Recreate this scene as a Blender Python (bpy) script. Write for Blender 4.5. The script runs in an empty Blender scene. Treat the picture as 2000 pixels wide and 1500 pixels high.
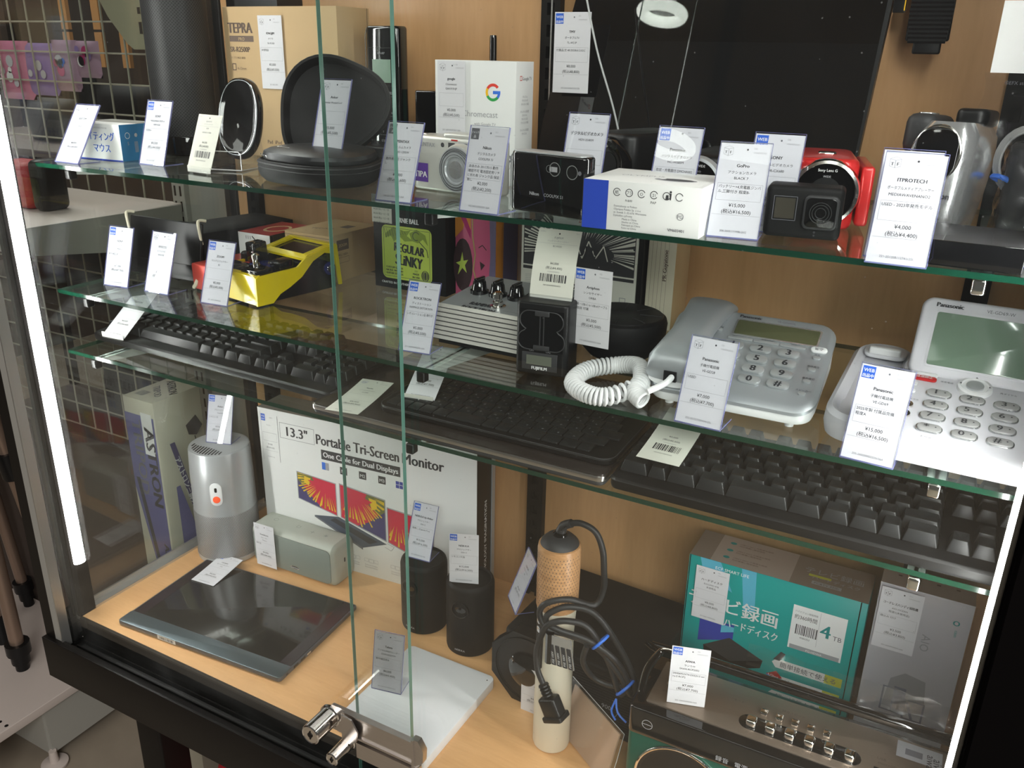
import bpy, bmesh, math, random
from mathutils import Matrix, Vector
random.seed(7)
R = math.radians
PI = math.pi
scene = bpy.context.scene
C = scene.collection

# ------------------------------------------------------------------ camera
cd = bpy.data.cameras.new('camera')
cam = bpy.data.objects.new('camera', cd)
C.objects.link(cam)
cd.sensor_fit = 'HORIZONTAL'; cd.sensor_width = 36.0; cd.lens = 1676.0 / 2000 * 36
cd.clip_start = 0.02; cd.clip_end = 60
_a = ((0.87786, 0.18790, -0.44052), (0.47851, -0.30625, 0.82295), (0.01972, -0.93322, -0.35875))
# rows: world x, y, z written in (right, down, forward) of the camera
cam.matrix_world = Matrix([[_a[i][0], -_a[i][1], -_a[i][2], (0, 0, 1.5)[i]] for i in range(3)] + [[0, 0, 0, 1]])
scene.camera = cam

# ------------------------------------------------------------------ light of the shop
vs = scene.view_settings
vs.view_transform = 'Standard'; vs.look = 'None'; vs.gamma = 1.0; vs.exposure = 0.2
vs.use_curve_mapping = False
w = bpy.data.worlds.new('shop_air'); scene.world = w; w.use_nodes = True
w.node_tree.nodes['Background'].inputs[0].default_value = (1.0, 0.97, 0.92, 1)
w.node_tree.nodes['Background'].inputs[1].default_value = 0.07
LED_POWER = 46.0

def area(name, loc, rot, sx, sy, power, color=(1, .97, .93)):
    l = bpy.data.lights.new(name, 'AREA'); l.shape = 'RECTANGLE'; l.size = sx; l.size_y = sy
    l.energy = power; l.color = color
    o = bpy.data.objects.new(name, l); C.objects.link(o); o.location = loc; o.rotation_euler = rot
    return o
area('ceiling_tube_over_aisle', (-0.55, -0.55, 2.7), (0, 0, 0), 2.6, 0.5, 14)
area('ceiling_tubes_further_down_aisle', (1.35, -1.9, 2.70), (R(22), 0, 0), 1.9, 1.2, 92, (1, .98, .95))
area('ceiling_tube_beyond_cabinet', (-2.3, 1.3, 2.75), (0, 0, 0), 1.2, 1.2, 30)

# ------------------------------------------------------------------ materials
MATS = {}
def mat(name, col=(.5, .5, .5), rough=.5, metal=0.0, coat=0.0, spec=.5, emit=None, var=0.0, vs_=40.0, bump=0.0,
        stretch=None, alpha=1.0):
    if name in MATS: return MATS[name]
    m = bpy.data.materials.new(name); m.use_nodes = True
    nt = m.node_tree; b = nt.nodes['Principled BSDF']
    b.inputs['Base Color'].default_value = (*col, 1); b.inputs['Roughness'].default_value = rough
    b.inputs['Metallic'].default_value = metal; b.inputs['Coat Weight'].default_value = coat
    b.inputs['Coat Roughness'].default_value = .05
    b.inputs['Specular IOR Level'].default_value = spec
    b.inputs['Alpha'].default_value = alpha
    if emit:
        b.inputs['Emission Color'].default_value = (*emit[:3], 1); b.inputs['Emission Strength'].default_value = emit[3]
    if var or bump:
        tc = nt.nodes.new('ShaderNodeTexCoord'); mp = nt.nodes.new('ShaderNodeMapping')
        if stretch: mp.inputs['Scale'].default_value = stretch
        n = nt.nodes.new('ShaderNodeTexNoise'); n.inputs['Scale'].default_value = vs_; n.inputs['Detail'].default_value = 4
        nt.links.new(tc.outputs['Object'], mp.inputs['Vector']); nt.links.new(mp.outputs[0], n.inputs['Vector'])
        if var:
            mx = nt.nodes.new('ShaderNodeMix'); mx.data_type = 'RGBA'
            mx.inputs[6].default_value = (*[max(0, c * (1 - var)) for c in col], 1)
            mx.inputs[7].default_value = (*[min(1, c * (1 + var)) for c in col], 1)
            nt.links.new(n.outputs['Fac'], mx.inputs[0]); nt.links.new(mx.outputs[2], b.inputs['Base Color'])
        if bump:
            bp = nt.nodes.new('ShaderNodeBump'); bp.inputs['Strength'].default_value = bump; bp.inputs['Distance'].default_value = .0006
            nt.links.new(n.outputs['Fac'], bp.inputs['Height']); nt.links.new(bp.outputs[0], b.inputs['Normal'])
    MATS[name] = m
    return m

def glass(name, tint=(.93, .97, .95), rough=.0, haze=0.0, dust=False, ior=1.5, gloss=1.0):
    """thin clear sheet: light goes straight through, mirror reflection by Fresnel, optional dust and smears"""
    if name in MATS: return MATS[name]
    m = bpy.data.materials.new(name); m.use_nodes = True
    nt = m.node_tree; N = nt.nodes; L = nt.links
    for n in list(N): N.remove(n)
    out = N.new('ShaderNodeOutputMaterial'); tr = N.new('ShaderNodeBsdfTransparent'); gl = N.new('ShaderNodeBsdfGlossy')
    tr.inputs[0].default_value = (*tint, 1); gl.inputs['Roughness'].default_value = rough
    gl.inputs[0].default_value = (gloss, gloss, gloss, 1)
    fr = N.new('ShaderNodeFresnel'); ge = N.new('ShaderNodeNewGeometry'); mi = N.new('ShaderNodeMix')   # same mirror strength from both sides of the sheet
    mi.inputs[2].default_value = ior; mi.inputs[3].default_value = 1 / ior; L.new(ge.outputs['Backfacing'], mi.inputs[0]); L.new(mi.outputs[0], fr.inputs['IOR'])
    mx = N.new('ShaderNodeMixShader'); L.new(fr.outputs[0], mx.inputs[0]); L.new(tr.outputs[0], mx.inputs[1]); L.new(gl.outputs[0], mx.inputs[2])
    last = mx.outputs[0]
    if haze or dust:
        tc = N.new('ShaderNodeTexCoord')
        n1 = N.new('ShaderNodeTexNoise'); n1.inputs['Scale'].default_value = 5.5; n1.inputs['Detail'].default_value = 6; n1.inputs['Distortion'].default_value = 1.6
        L.new(tc.outputs['Object'], n1.inputs['Vector'])
        r1 = N.new('ShaderNodeMapRange'); r1.inputs[1].default_value = .50; r1.inputs[2].default_value = .78; r1.inputs[3].default_value = haze * .1; r1.inputs[4].default_value = haze
        L.new(n1.outputs['Fac'], r1.inputs[0]); fac = r1.outputs[0]
        if dust:
            v = N.new('ShaderNodeTexVoronoi'); v.inputs['Scale'].default_value = 60; L.new(tc.outputs['Object'], v.inputs['Vector'])
            lt = N.new('ShaderNodeMath'); lt.operation = 'LESS_THAN'; lt.inputs[1].default_value = .035; L.new(v.outputs['Distance'], lt.inputs[0])
            sc = N.new('ShaderNodeMath'); sc.operation = 'MULTIPLY'; sc.inputs[1].default_value = .12; L.new(lt.outputs[0], sc.inputs[0])
            ad = N.new('ShaderNodeMath'); ad.operation = 'MAXIMUM'; L.new(fac, ad.inputs[0]); L.new(sc.outputs[0], ad.inputs[1]); fac = ad.outputs[0]
        df = N.new('ShaderNodeBsdfDiffuse'); df.inputs[0].default_value = (.8, .82, .82, 1)
        m2 = N.new('ShaderNodeMixShader'); L.new(fac, m2.inputs[0]); L.new(last, m2.inputs[1]); L.new(df.outputs[0], m2.inputs[2]); last = m2.outputs[0]
    L.new(last, out.inputs[0])
    MATS[name] = m
    return m

def wood(name, c1, c2, rough=.38, axis='x', scale=3.0):
    m = bpy.data.materials.new(name); m.use_nodes = True; nt = m.node_tree; N = nt.nodes; L = nt.links
    b = N['Principled BSDF']; b.inputs['Roughness'].default_value = rough; b.inputs['Coat Weight'].default_value = .25; b.inputs['Coat Roughness'].default_value = .25
    tc = N.new('ShaderNodeTexCoord'); mp = N.new('ShaderNodeMapping')
    mp.inputs['Scale'].default_value = (1, 9, 9) if axis == 'x' else (9, 9, 1)
    n = N.new('ShaderNodeTexNoise'); n.inputs['Scale'].default_value = scale; n.inputs['Detail'].default_value = 6; n.inputs['Distortion'].default_value = .5
    n2 = N.new('ShaderNodeTexNoise'); n2.inputs['Scale'].default_value = 40 * scale / 3; n2.inputs['Detail'].default_value = 3
    mp2 = N.new('ShaderNodeMapping'); mp2.inputs['Scale'].default_value = (1, 8, 8) if axis == 'x' else (8, 8, 1)
    L.new(tc.outputs['Object'], mp.inputs[0]); L.new(mp.outputs[0], n.inputs['Vector'])
    L.new(tc.outputs['Object'], mp2.inputs[0]); L.new(mp2.outputs[0], n2.inputs['Vector'])
    ad = N.new('ShaderNodeMath'); ad.operation = 'MULTIPLY_ADD'; ad.inputs[1].default_value = .35
    L.new(n2.outputs['Fac'], ad.inputs[0]); L.new(n.outputs['Fac'], ad.inputs[2])
    mr = N.new('ShaderNodeMapRange'); mr.inputs[1].default_value = .45; mr.inputs[2].default_value = .85; L.new(ad.outputs[0], mr.inputs[0])
    mx = N.new('ShaderNodeMix'); mx.data_type = 'RGBA'; mx.inputs[6].default_value = (*c1, 1); mx.inputs[7].default_value = (*c2, 1)
    L.new(mr.outputs[0], mx.inputs[0]); L.new(mx.outputs[2], b.inputs['Base Color'])
    MATS[name] = m
    return m

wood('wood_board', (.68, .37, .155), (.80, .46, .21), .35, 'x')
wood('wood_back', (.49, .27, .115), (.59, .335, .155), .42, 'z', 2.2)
mat('black_metal', (.009, .0075, .0065), .42, 0, 0, spec=.2)
mat('black_track', (.02, .018, .017), .45, .3, var=.4, vs_=120)
mat('aluminium', (.62, .62, .60), .35, .9)
mat('grey_metal', (.36, .35, .32), .45, .2)
mat('chrome', (.80, .77, .73), .12, 1)
mat('steel', (.62, .58, .55), .28, 1, stretch=(1, 1, 30), var=.08, vs_=60)
mat('black_plastic', (.006, .006, .0065), .38, spec=.35)
mat('black_soft', (.006, .006, .0065), .6, spec=.25, bump=.15, vs_=900)
mat('black_gloss', (.003, .003, .0035), .05, 0, .5)
mat('key_black', (.016, .017, .018), .40, spec=.45)
mat('dark_grey', (.035, .035, .037), .5, spec=.4)
mat('silver_plastic', (.50, .52, .54), .34, .45)
mat('silver_bright', (.72, .73, .74), .22, .8)
mat('white_plastic', (.74, .75, .76), .32)
mat('white_card', (.80, .80, .79), .6)
mat('paper', (.71, .70, .73), .6, spec=.3)
mat('paper_warm', (.76, .75, .67), .6, spec=.3)
mat('kraft', (.55, .38, .20), .75, var=.07, vs_=18)
mat('kraft_print', (.16, .11, .085), .7)
mat('ink', (.035, .035, .04), .6)
mat('ink_grey', (.15, .15, .17), .6)
mat('ink_light', (.36, .36, .38), .6)
mat('ink_white', (.85, .85, .85), .55)
mat('tag_blue', (.02, .12, .62), .45)
mat('tag_grey', (.12, .12, .13), .5)
mat('blue', (.02, .06, .45), .4)
mat('teal', (.0, .33, .31), .4)
mat('lcd', (.17, .20, .14), .25)
mat('lcd_dark', (.085, .09, .045), .22)
mat('red', (.55, .02, .02), .3, .2, .4)
mat('white_led', (1, 1, 1), .4, emit=(1, .985, .96, LED_POWER))
glass('acrylic', (.95, .96, .98), 0, ior=1.42)
mat('acrylic_edge', (.30, .31, .62), .2, 0, alpha=.55)
glass('shelf_glass', (.93, .97, .95))
mat('shelf_edge', (.003, .034, .019), .12, 0, .5)
glass('door_glass', (.965, .985, .975), haze=.024, dust=True)
glass('door_glass_clean', (.965, .985, .975), haze=.0025, dust=True)
mat('door_edge', (.16, .36, .29), .15, 0, .6)
glass('film', (.97, .97, .97), .12, ior=1.7)

# ------------------------------------------------------------------ mesh building (millimetres in, metres out)
GLY = {}
def glyphs(s, res=2):
    k = (s, res)
    if k not in GLY:
        c = bpy.data.curves.new('txt', 'FONT'); c.body = s; c.resolution_u = res
        o = bpy.data.objects.new('txt', c); me = o.to_mesh()
        vv = [(v.co.x, v.co.y) for v in me.vertices]; ff = [tuple(p.vertices) for p in me.polygons]
        o.to_mesh_clear(); bpy.data.objects.remove(o); bpy.data.curves.remove(c)
        x0 = min([v[0] for v in vv] or [0]); x1 = max([v[0] for v in vv] or [0])
        GLY[k] = (vv, ff, x0, x1)
    return GLY[k]

class MB:
    def __init__(s):
        s.v = []; s.f = []; s.fm = []; s.mats = []; s.cur = 0; s.tf = None
    def use(s, name):
        if name not in s.mats: s.mats.append(name)
        s.cur = s.mats.index(name); return s
    def add(s, vv, ff):
        n = len(s.v)
        if s.tf is not None: vv = [s.tf @ Vector(p) for p in vv]
        s.v += [tuple(p) for p in vv]
        s.f += [tuple(i + n for i in f) for f in ff]; s.fm += [s.cur] * len(ff); return s
    def box(s, x0, x1, y0, y1, z0, z1):
        return s.add([(x, y, z) for z in (z0, z1) for x, y in ((x0, y0), (x1, y0), (x1, y1), (x0, y1))],
                     [(3, 2, 1, 0), (4, 5, 6, 7), (0, 1, 5, 4), (1, 2, 6, 5), (2, 3, 7, 6), (3, 0, 4, 7)])
    def loft(s, rings, cap0=True, cap1=True, closed=True):
        n = len(rings[0]); vv = [p for r in rings for p in r]; ff = []
        for k in range(len(rings) - 1):
            for i in range(n if closed else n - 1):
                j = (i + 1) % n; ff.append((k * n + i, k * n + j, (k + 1) * n + j, (k + 1) * n + i))
        if cap0: ff.append(tuple(range(n - 1, -1, -1)))
        if cap1: ff.append(tuple((len(rings) - 1) * n + i for i in range(n)))
        return s.add(vv, ff)
    def rbox(s, x0, x1, y0, y1, z0, z1, r=2.0, b=0.8, seg=4, taper=0.0):
        """box with rounded upright corners (r) and rounded top and bottom rims (b)"""
        r = min(r, (x1 - x0) / 2 - .01, (y1 - y0) / 2 - .01); b = min(b, (z1 - z0) / 2 - .01)
        rings = []
        st = 3 if b > 1.2 else 2
        lo = [(b * (1 - math.sin(PI / 2 * k / st)), z0 + b * (1 - math.cos(PI / 2 * k / st))) for k in range(st + 1)]
        levels = lo + [(i, z1 - (z - z0)) for i, z in reversed(lo)]
        for ins, z in levels:
            t = taper * (z - z0) / max(z1 - z0, 1e-6)
            rings.append(rr(x0 + ins + t, x1 - ins - t, y0 + ins + t, y1 - ins - t, max(r - ins, .05), seg, z))
        return s.loft(rings)
    def lathe(s, prof, seg=40, c=(0, 0, 0), cap0=True, cap1=True):
        rings = [[(c[0] + r * math.cos(2 * PI * i / seg), c[1] + r * math.sin(2 * PI * i / seg), c[2] + z) for i in range(seg)] for r, z in prof]
        return s.loft(rings, cap0, cap1)
    def tube(s, pts, r, seg=10, closed=False, smooth=0):
        P = [Vector(p) for p in pts]
        if smooth: P = catmull(P, smooth, closed)
        n = len(P); rings = []; up = Vector((0, 0, 1)); prev = None
        for i in range(n):
            t = (P[(i + 1) % n] - P[i - 1]) if (closed or 0 < i < n - 1) else (P[1] - P[0] if i == 0 else P[-1] - P[-2])
            t.normalize()
            if prev is None:
                a = up if abs(t.dot(up)) < .9 else Vector((1, 0, 0)); u = t.cross(a).normalized()
            else:
                u = (prev - t * prev.dot(t)).normalized()
            prev = u; v = t.cross(u)
            rad = r[i * len(r) // n] if isinstance(r, (list, tuple)) else r
            rings.append([tuple(P[i] + rad * (math.cos(2 * PI * k / seg) * u + math.sin(2 * PI * k / seg) * v)) for k in range(seg)])
        if closed: rings.append(rings[0])
        return s.loft(rings, not closed, not closed)
    def prism(s, poly, a0, a1, axis='y'):
        """poly in the two other axes, extruded along axis"""
        def P(p, a): return {'y': (p[0], a, p[1]), 'x': (a, p[0], p[1]), 'z': (p[0], p[1], a)}[axis]
        n = len(poly)
        return s.add([P(p, a0) for p in poly] + [P(p, a1) for p in poly],
                     [tuple(range(n)), tuple(range(2 * n - 1, n - 1, -1))] + [(i, n + i, n + (i + 1) % n, (i + 1) % n) for i in range(n)])
    def build(s, name, parent=None, smooth=35):
        me = bpy.data.meshes.new(name); me.from_pydata([(x * .001, y * .001, z * .001) for x, y, z in s.v], [], s.f)
        for m in s.mats: me.materials.append(MATS[m])
        me.polygons.foreach_set('material_index', s.fm)
        if smooth:
            bm = bmesh.new(); bm.from_mesh(me); bmesh.ops.recalc_face_normals(bm, faces=[f for f in bm.faces]) if smooth > 0 and len(s.f) < 6000 and not getattr(s, 'flat', False) else None
            bm.to_mesh(me); bm.free()
            me.polygons.foreach_set('use_smooth', [True] * len(me.polygons)); me.set_sharp_from_angle(angle=R(smooth))
        me.update()
        o = bpy.data.objects.new(name, me); C.objects.link(o)
        if parent is not None: o.parent = parent
        return o
    def face(s, o, u, v): return Face(s, o, u, v)

def rr(x0, x1, y0, y1, r, seg, z):
    out = []
    for cx, cy, a0 in ((x1 - r, y0 + r, -90), (x1 - r, y1 - r, 0), (x0 + r, y1 - r, 90), (x0 + r, y0 + r, 180)):
        for k in range(seg + 1):
            a = R(a0 + 90 * k / seg); out.append((cx + r * math.cos(a), cy + r * math.sin(a), z))
    return out
def catmull(P, k, closed=False):
    out = []; n = len(P)
    for i in range(n if closed else n - 1):
        p0 = P[(i - 1) % n] if closed or i > 0 else P[0]; p1 = P[i]; p2 = P[(i + 1) % n]
        p3 = P[(i + 2) % n] if closed or i + 2 < n else P[-1]
        for j in range(k):
            t = j / k
            out.append(.5 * ((2 * p1) + (p2 - p0) * t + (2 * p0 - 5 * p1 + 4 * p2 - p3) * t * t + (3 * p1 - p0 - 3 * p2 + p3) * t ** 3))
    if not closed: out.append(P[-1])
    return out
def arc(cx, cy, r, a0, a1, n=12, ry=None):
    ry = ry or r
    return [(cx + r * math.cos(R(a0 + (a1 - a0) * k / n)), cy + ry * math.sin(R(a0 + (a1 - a0) * k / n))) for k in range(n + 1)]

class Face:
    """flat print on a surface: x along u, y along v, in millimetres"""
    def __init__(s, mb, o, u, v):
        s.kx = 1.0; s.mb = mb; s.o = Vector(o); s.u = Vector(u).normalized(); s.v = Vector(v).normalized(); s.n = s.u.cross(s.v)
    def p(s, x, y, h=0): return tuple(s.o + s.u * x * s.kx + s.v * y + s.n * h)
    def rect(s, x, y, w, h, m, lift=.12):
        s.mb.use(m).add([s.p(x, y, lift), s.p(x + w, y, lift), s.p(x + w, y + h, lift), s.p(x, y + h, lift)], [(0, 1, 2, 3)]); return s
    def poly(s, pts, m, lift=.12):
        s.mb.use(m).add([s.p(a, b, lift) for a, b in pts], [tuple(range(len(pts)))]); return s
    def disc(s, x, y, r, m, lift=.12, n=20, ry=None):
        return s.poly(arc(x, y, r, 0, 360 - 360 / n, n - 1, ry), m, lift)
    def ring(s, x, y, r, t, m, a0=0, a1=360, lift=.14, n=28, ry=None):
        ry = ry or r
        A = arc(x, y, r, a0, a1, n, ry); B = arc(x, y, r - t, a0, a1, n, ry - t)
        s.mb.use(m).add([s.p(a, b, lift) for a, b in A + B], [(i, i + 1, n + 2 + i, n + 1 + i) for i in range(n)]); return s
    def frame(s, x, y, w, h, t, m, lift=.14):
        s.rect(x, y, w, t, m, lift); s.rect(x, y + h - t, w, t, m, lift); s.rect(x, y, t, h, m, lift); s.rect(x + w - t, y, t, h, m, lift); return s
    def line(s, pts, t, m, lift=.14):
        for (a, b), (c, d) in zip(pts, pts[1:]):
            L = math.hypot(c - a, d - b) or 1; nx, ny = -(d - b) / L * t / 2, (c - a) / L * t / 2
            s.poly([(a + nx, b + ny), (a - nx, b - ny), (c - nx, d - ny), (c + nx, d + ny)], m, lift)
        return s
    def text(s, t, x, y, size, m, align='c', lift=.2, wide=1.0, res=2, bold=0, maxw=None, rot=0, slant=0):
        if not t: return s
        vv, ff, x0, x1 = glyphs(t, res)
        k = size * wide
        if maxw and (x1 - x0) * k > maxw: k = maxw / (x1 - x0)
        off = {'c': -(x0 + x1) / 2, 'l': -x0, 'r': -x1}[align]
        ca, sa = math.cos(R(rot)), math.sin(R(rot))
        for j in ([0] if not bold else [-bold, 0, bold]):
            q = [((a + off + slant * b) * k + j, b * size) for a, b in vv]
            s.mb.use(m).add([s.p(x + a * ca - b * sa, y + a * sa + b * ca, lift + .02 * (j > 0)) for a, b in q], ff)
        return s
    def bars(s, x, y, w, h, m, n=26, lift=.14):
        rnd = random.Random(int(x * 7 + y * 13 + n)); a = 0
        while a < w:
            t = rnd.choice((.3, .3, .6, .9)) * w / 16; s.rect(x + a, y, t, h, m, lift); a += t + rnd.choice((.3, .5, .8)) * w / 16
        return s

# ------------------------------------------------------------------ things
def thing(name, label, cat, loc, yaw=0, group=None, rx=0, ry=0):
    o = bpy.data.objects.new(name, None); C.objects.link(o); o.empty_display_size = .02
    o.location = loc; o.rotation_euler = (R(rx), R(ry), R(yaw))
    o['label'] = label; o['category'] = cat
    if group: o['group'] = group
    return o
def struct(o): o['kind'] = 'structure'; return o
def lab(o, s): o['label'] = s; return o
S1, S2, S3, FL = 1.3585, 1.1915, 1.1055, .70

# ================================================================== shop around the cabinet
mat('floor_tile', (.30, .25, .19), .55, var=.25, vs_=9, bump=.1)
mat('far_wall', (.085, .062, .05), .8, var=.5, vs_=3)
mat('ceiling_white', (.30, .29, .27), .8)
m = MB().use('floor_tile'); m.box(-4200, 2500, -2500, 3000, -20, 0); struct(m.build('floor'))
m = MB().use('ceiling_white'); m.box(-4200, 2500, -2500, 3000, 3000, 3020); struct(m.build('ceiling'))
m = MB().use('far_wall'); m.box(-4200, 2500, 2960, 3000, 0, 3000); struct(m.build('wall_back'))
m = MB().use('far_wall'); m.box(-4240, -4200, -2500, 3000, 0, 3000); struct(m.build('wall_left'))

# ================================================================== the display cabinet
cab = thing('display_cabinet', 'black framed glass display cabinet with wooden base board and bright upright light tubes', 'display cabinet', (-.485, .85, .0))
def cb():
    mb = MB(); mb.tf = Matrix.Translation((485, -850, 0)); return mb
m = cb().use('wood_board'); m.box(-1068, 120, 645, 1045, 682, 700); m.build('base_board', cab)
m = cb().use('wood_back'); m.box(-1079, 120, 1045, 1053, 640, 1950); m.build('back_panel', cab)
m = cb().use('black_metal'); m.rbox(-1100, 135, 597, 608, 612, 682, 1, 1); m.box(-1100, 135, 608, 1060, 612, 640)
m.box(-1100, 135, 608, 648, 640, 655)
m.box(-1068, 120, 640, 645, 655, 700.0); m.box(-1100, 135, 1053, 1062, 640, 700)
m.box(-1100, -1084, 608, 1053, 655, 684); m.build('lower_frame', cab)
m = cb().use('black_track'); m.box(-1062, 70, 609, 640, 655, 657)
m.use('black_metal'); m.box(-1062, 70, 611, 613, 655, 664); m.box(-1062, 70, 624, 626, 655, 664); m.box(-1062, 70, 637, 639, 655, 664)
m.use('aluminium'); m.box(-985, -560, 616, 619.5, 657, 657.6); m.build('door_track', cab)
m = cb().use('aluminium'); m.box(-1083, -1068, 645, 1045, 690, 704); m.box(-1083, -1080, 645, 1045, 704, 712); m.build('glass_seat_rail', cab)
m = cb().use('black_metal'); m.box(-1100, -1078, 605, 618, 672, 1950); m.use('grey_metal'); m.box(-1078, -1063, 605, 618, 672, 1950); m.use('aluminium'); m.box(-1063, -1061, 604, 618, 672, 1950)
m.build('front_post', cab)
mat('post_matt', (.004, .0035, .0035), .9, spec=0)
m = cb().use('post_matt'); m.box(69, 135, 605, 690, 672, 1950); m.build('front_post', cab)
m = cb().use('black_metal'); m.rbox(-1106, -1079, 1040, 1066, 640, 1950, 2, 1); m.box(-1084, -1077, 640, 662, 700, 1950); m.build('back_post', cab)
m = cb().use('door_glass_clean'); m.box(-1092, -1087, 648, 1040, 702, 1950); m.build('side_glass', cab)
m = cb().use('black_metal'); m.box(118, 135, 690, 1053, 672, 1950); m.build('side_panel', cab)
for x in (-1035, -510, 13):
    m = cb().use('black_metal'); m.box(x - 13, x - 5, 1033, 1045, 700, 1950); m.box(x + 5, x + 13, 1033, 1045, 700, 1950); m.box(x - 5, x + 5, 1041, 1045, 700, 1950)
    z = 710
    while z < 1940: m.box(x - 5, x + 5, 1033, 1041, z, z + 11); z += 25
    if x == -510: m.use('aluminium'); m.box(x + 1, x + 3, 1032, 1033, 1340, 1950)
    m.build('slotted_upright', cab)
for x, z0, tilt in ((-1066, 790, 1), (63, 690, -1)):
    m = cb(); m.use('post_matt'); m.box(x - 9 if tilt > 0 else x + 1.5, x - 2 if tilt > 0 else x + 6, 642 if tilt > 0 else 636, 668, 700, 1950)
    o = m.build('light_channel', cab)
    m = cb(); m.use('white_led')
    bu = 6 if tilt > 0 else 2.0; prof = [(x - 1.5 * tilt, 646.5)] + [(x + tilt * bu * math.sin(R(a)), 655 - 8.5 * math.cos(R(a))) for a in range(15, 170, 15)] + [(x - 1.5 * tilt, 663.5)]
    m.prism(prof, z0, 1950, 'z'); m.build('light_tube', cab)
# shelf brackets, three under each shelf
mat('bracket_white', (.72, .76, .74), .35, .1)
for z, front in ((S1 * 1000, 712), (S2 * 1000, 708), (S3 * 1000, 705)):
    for x in (-1022, (-475 if z > 1300 else -486), 10):
        if z < 1150 and x == -486: x = -500
        m = cb().use('bracket_white'); zb = z - 5.2
        m.prism([(front, zb - 7), (front, zb), (1035, zb), (1035, zb - 42), (1000, zb - 38)], x - 1.6, x + 1.6, 'x')
        m.box(x - 7, x + 7, front + 4, 1033, zb - 1.4, zb)
        o = m.build('shelf_bracket', cab)
        t = MB(); t.tf = Matrix.Translation((485, -850, 0)); t.use('chrome' if x == 10 else 'black_plastic')
        t.rbox(x - 5, x + 5, front - 7, front + 4, zb - 13, zb - .6, 2, 2); t.build('rubber_tip', o)
for x in (-945, 40):
    for y in (660, 1010):
        m = cb().use('black_metal'); m.rbox(x - 25, x + 25, y - 25, y + 25, 8, 612, 4, 1); m.lathe([(30, 0), (32, 3), (32, 8), (20, 12)], 20, (x, y, 0)); m.build('leg', cab)
m = cb().use('door_glass'); m.box(-1098, -452, 620, 624.6, 661, 1950)
dg = m.build('sliding_glass_door', cab)
m = cb().use('door_edge'); m.box(-452, -451.4, 620, 624.8, 661, 1950); m.build('ground_edge', dg)
m = cb().use('door_glass_clean'); m.box(-537, 130, 630, 634.6, 661, 1950)
dg2 = m.build('sliding_glass_door', cab)
m = cb().use('door_edge'); m.box(-537.5, -537, 630, 634.8, 661, 1950); m.build('ground_edge', dg2)
# the lock clamped round the overlap of the two doors
m = cb().use('steel')
m.prism([(-558, 784), (-566, 776), (-566, 756), (-560, 748), (-437, 748), (-437, 784)], 612, 616, 'y')
m.box(-537, -442, 608, 612, 757, 785); m.box(-537, -442, 606, 608, 784, 787); m.box(-537, -442, 606, 608, 755, 758)
m.box(-520, -435, 606, 616, 728, 750); m.box(-442, -439, 606, 616, 750, 790)
m.prism([(-537, 786), (-522, 784), (-514, 770), (-516, 756), (-524, 748), (-537, 748)], 602, 604, 'y')
m.prism([(-439, 752), (-428, 762), (-427, 778), (-434, 790), (-439, 790)], 608, 616, 'y')
lk = m.build('door_lock', cab)
for cx, cz, r, y0, y1 in ((-560, 768, 12.5, 612, 574), (-534, 741, 8.5, 612, 578)):
    m = cb(); m.tf = m.tf @ Matrix.Translation((cx, y0, cz)) @ Matrix.Rotation(R(90), 4, 'X'); d = y0 - y1
    m.use('chrome'); m.lathe([(r * 1.15, 0), (r * 1.15, 3), (r, 4), (r, d - 1), (r - 1.2, d), (r - 2, d - .6)], 36)
    m.use('black_metal'); m.box(-.7, .7, -r * .45, r * .45, d - .6, d + .2); m.lathe([(r * .28, d - .6), (r * .28, d + .1)], 14, (0, 0, 0))
    m.build('lock_cylinder', lk)

# glass shelves
for nm, z, lb in (('top', S1, 'uppermost glass shelf, carrying cameras and a white search-logo box'), ('mid', S2, 'middle glass shelf, carrying guitar pedals and two desk telephones'), ('low', S3, 'lowest glass shelf, carrying three black keyboards')):
    g = thing('glass_shelf', lb, 'shelf', (-.5, .862, z - .005), 0, 'glass shelves on brackets')
    m = MB().use('shelf_glass'); m.add([(-575, -162, 5), (575, -162, 5), (575, 162, 5), (-575, 162, 5)], [(0, 1, 2, 3)])
    m.add([(-575, -162, 0), (-575, 162, 0), (575, 162, 0), (575, -162, 0)], [(0, 1, 2, 3)]); m.build('glass_plate', g, 0)
    m = MB().use('shelf_edge'); m.box(-575, 575, -162, -161.6, 0, 5); m.box(-575, 575, 161.6, 162, 0, 5); m.box(574.6, 575, -162, 162, 0, 5); m.box(-575, -574.6, -162, 162, 0, 5)
    m.build('green_edge', g, 0)

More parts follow.
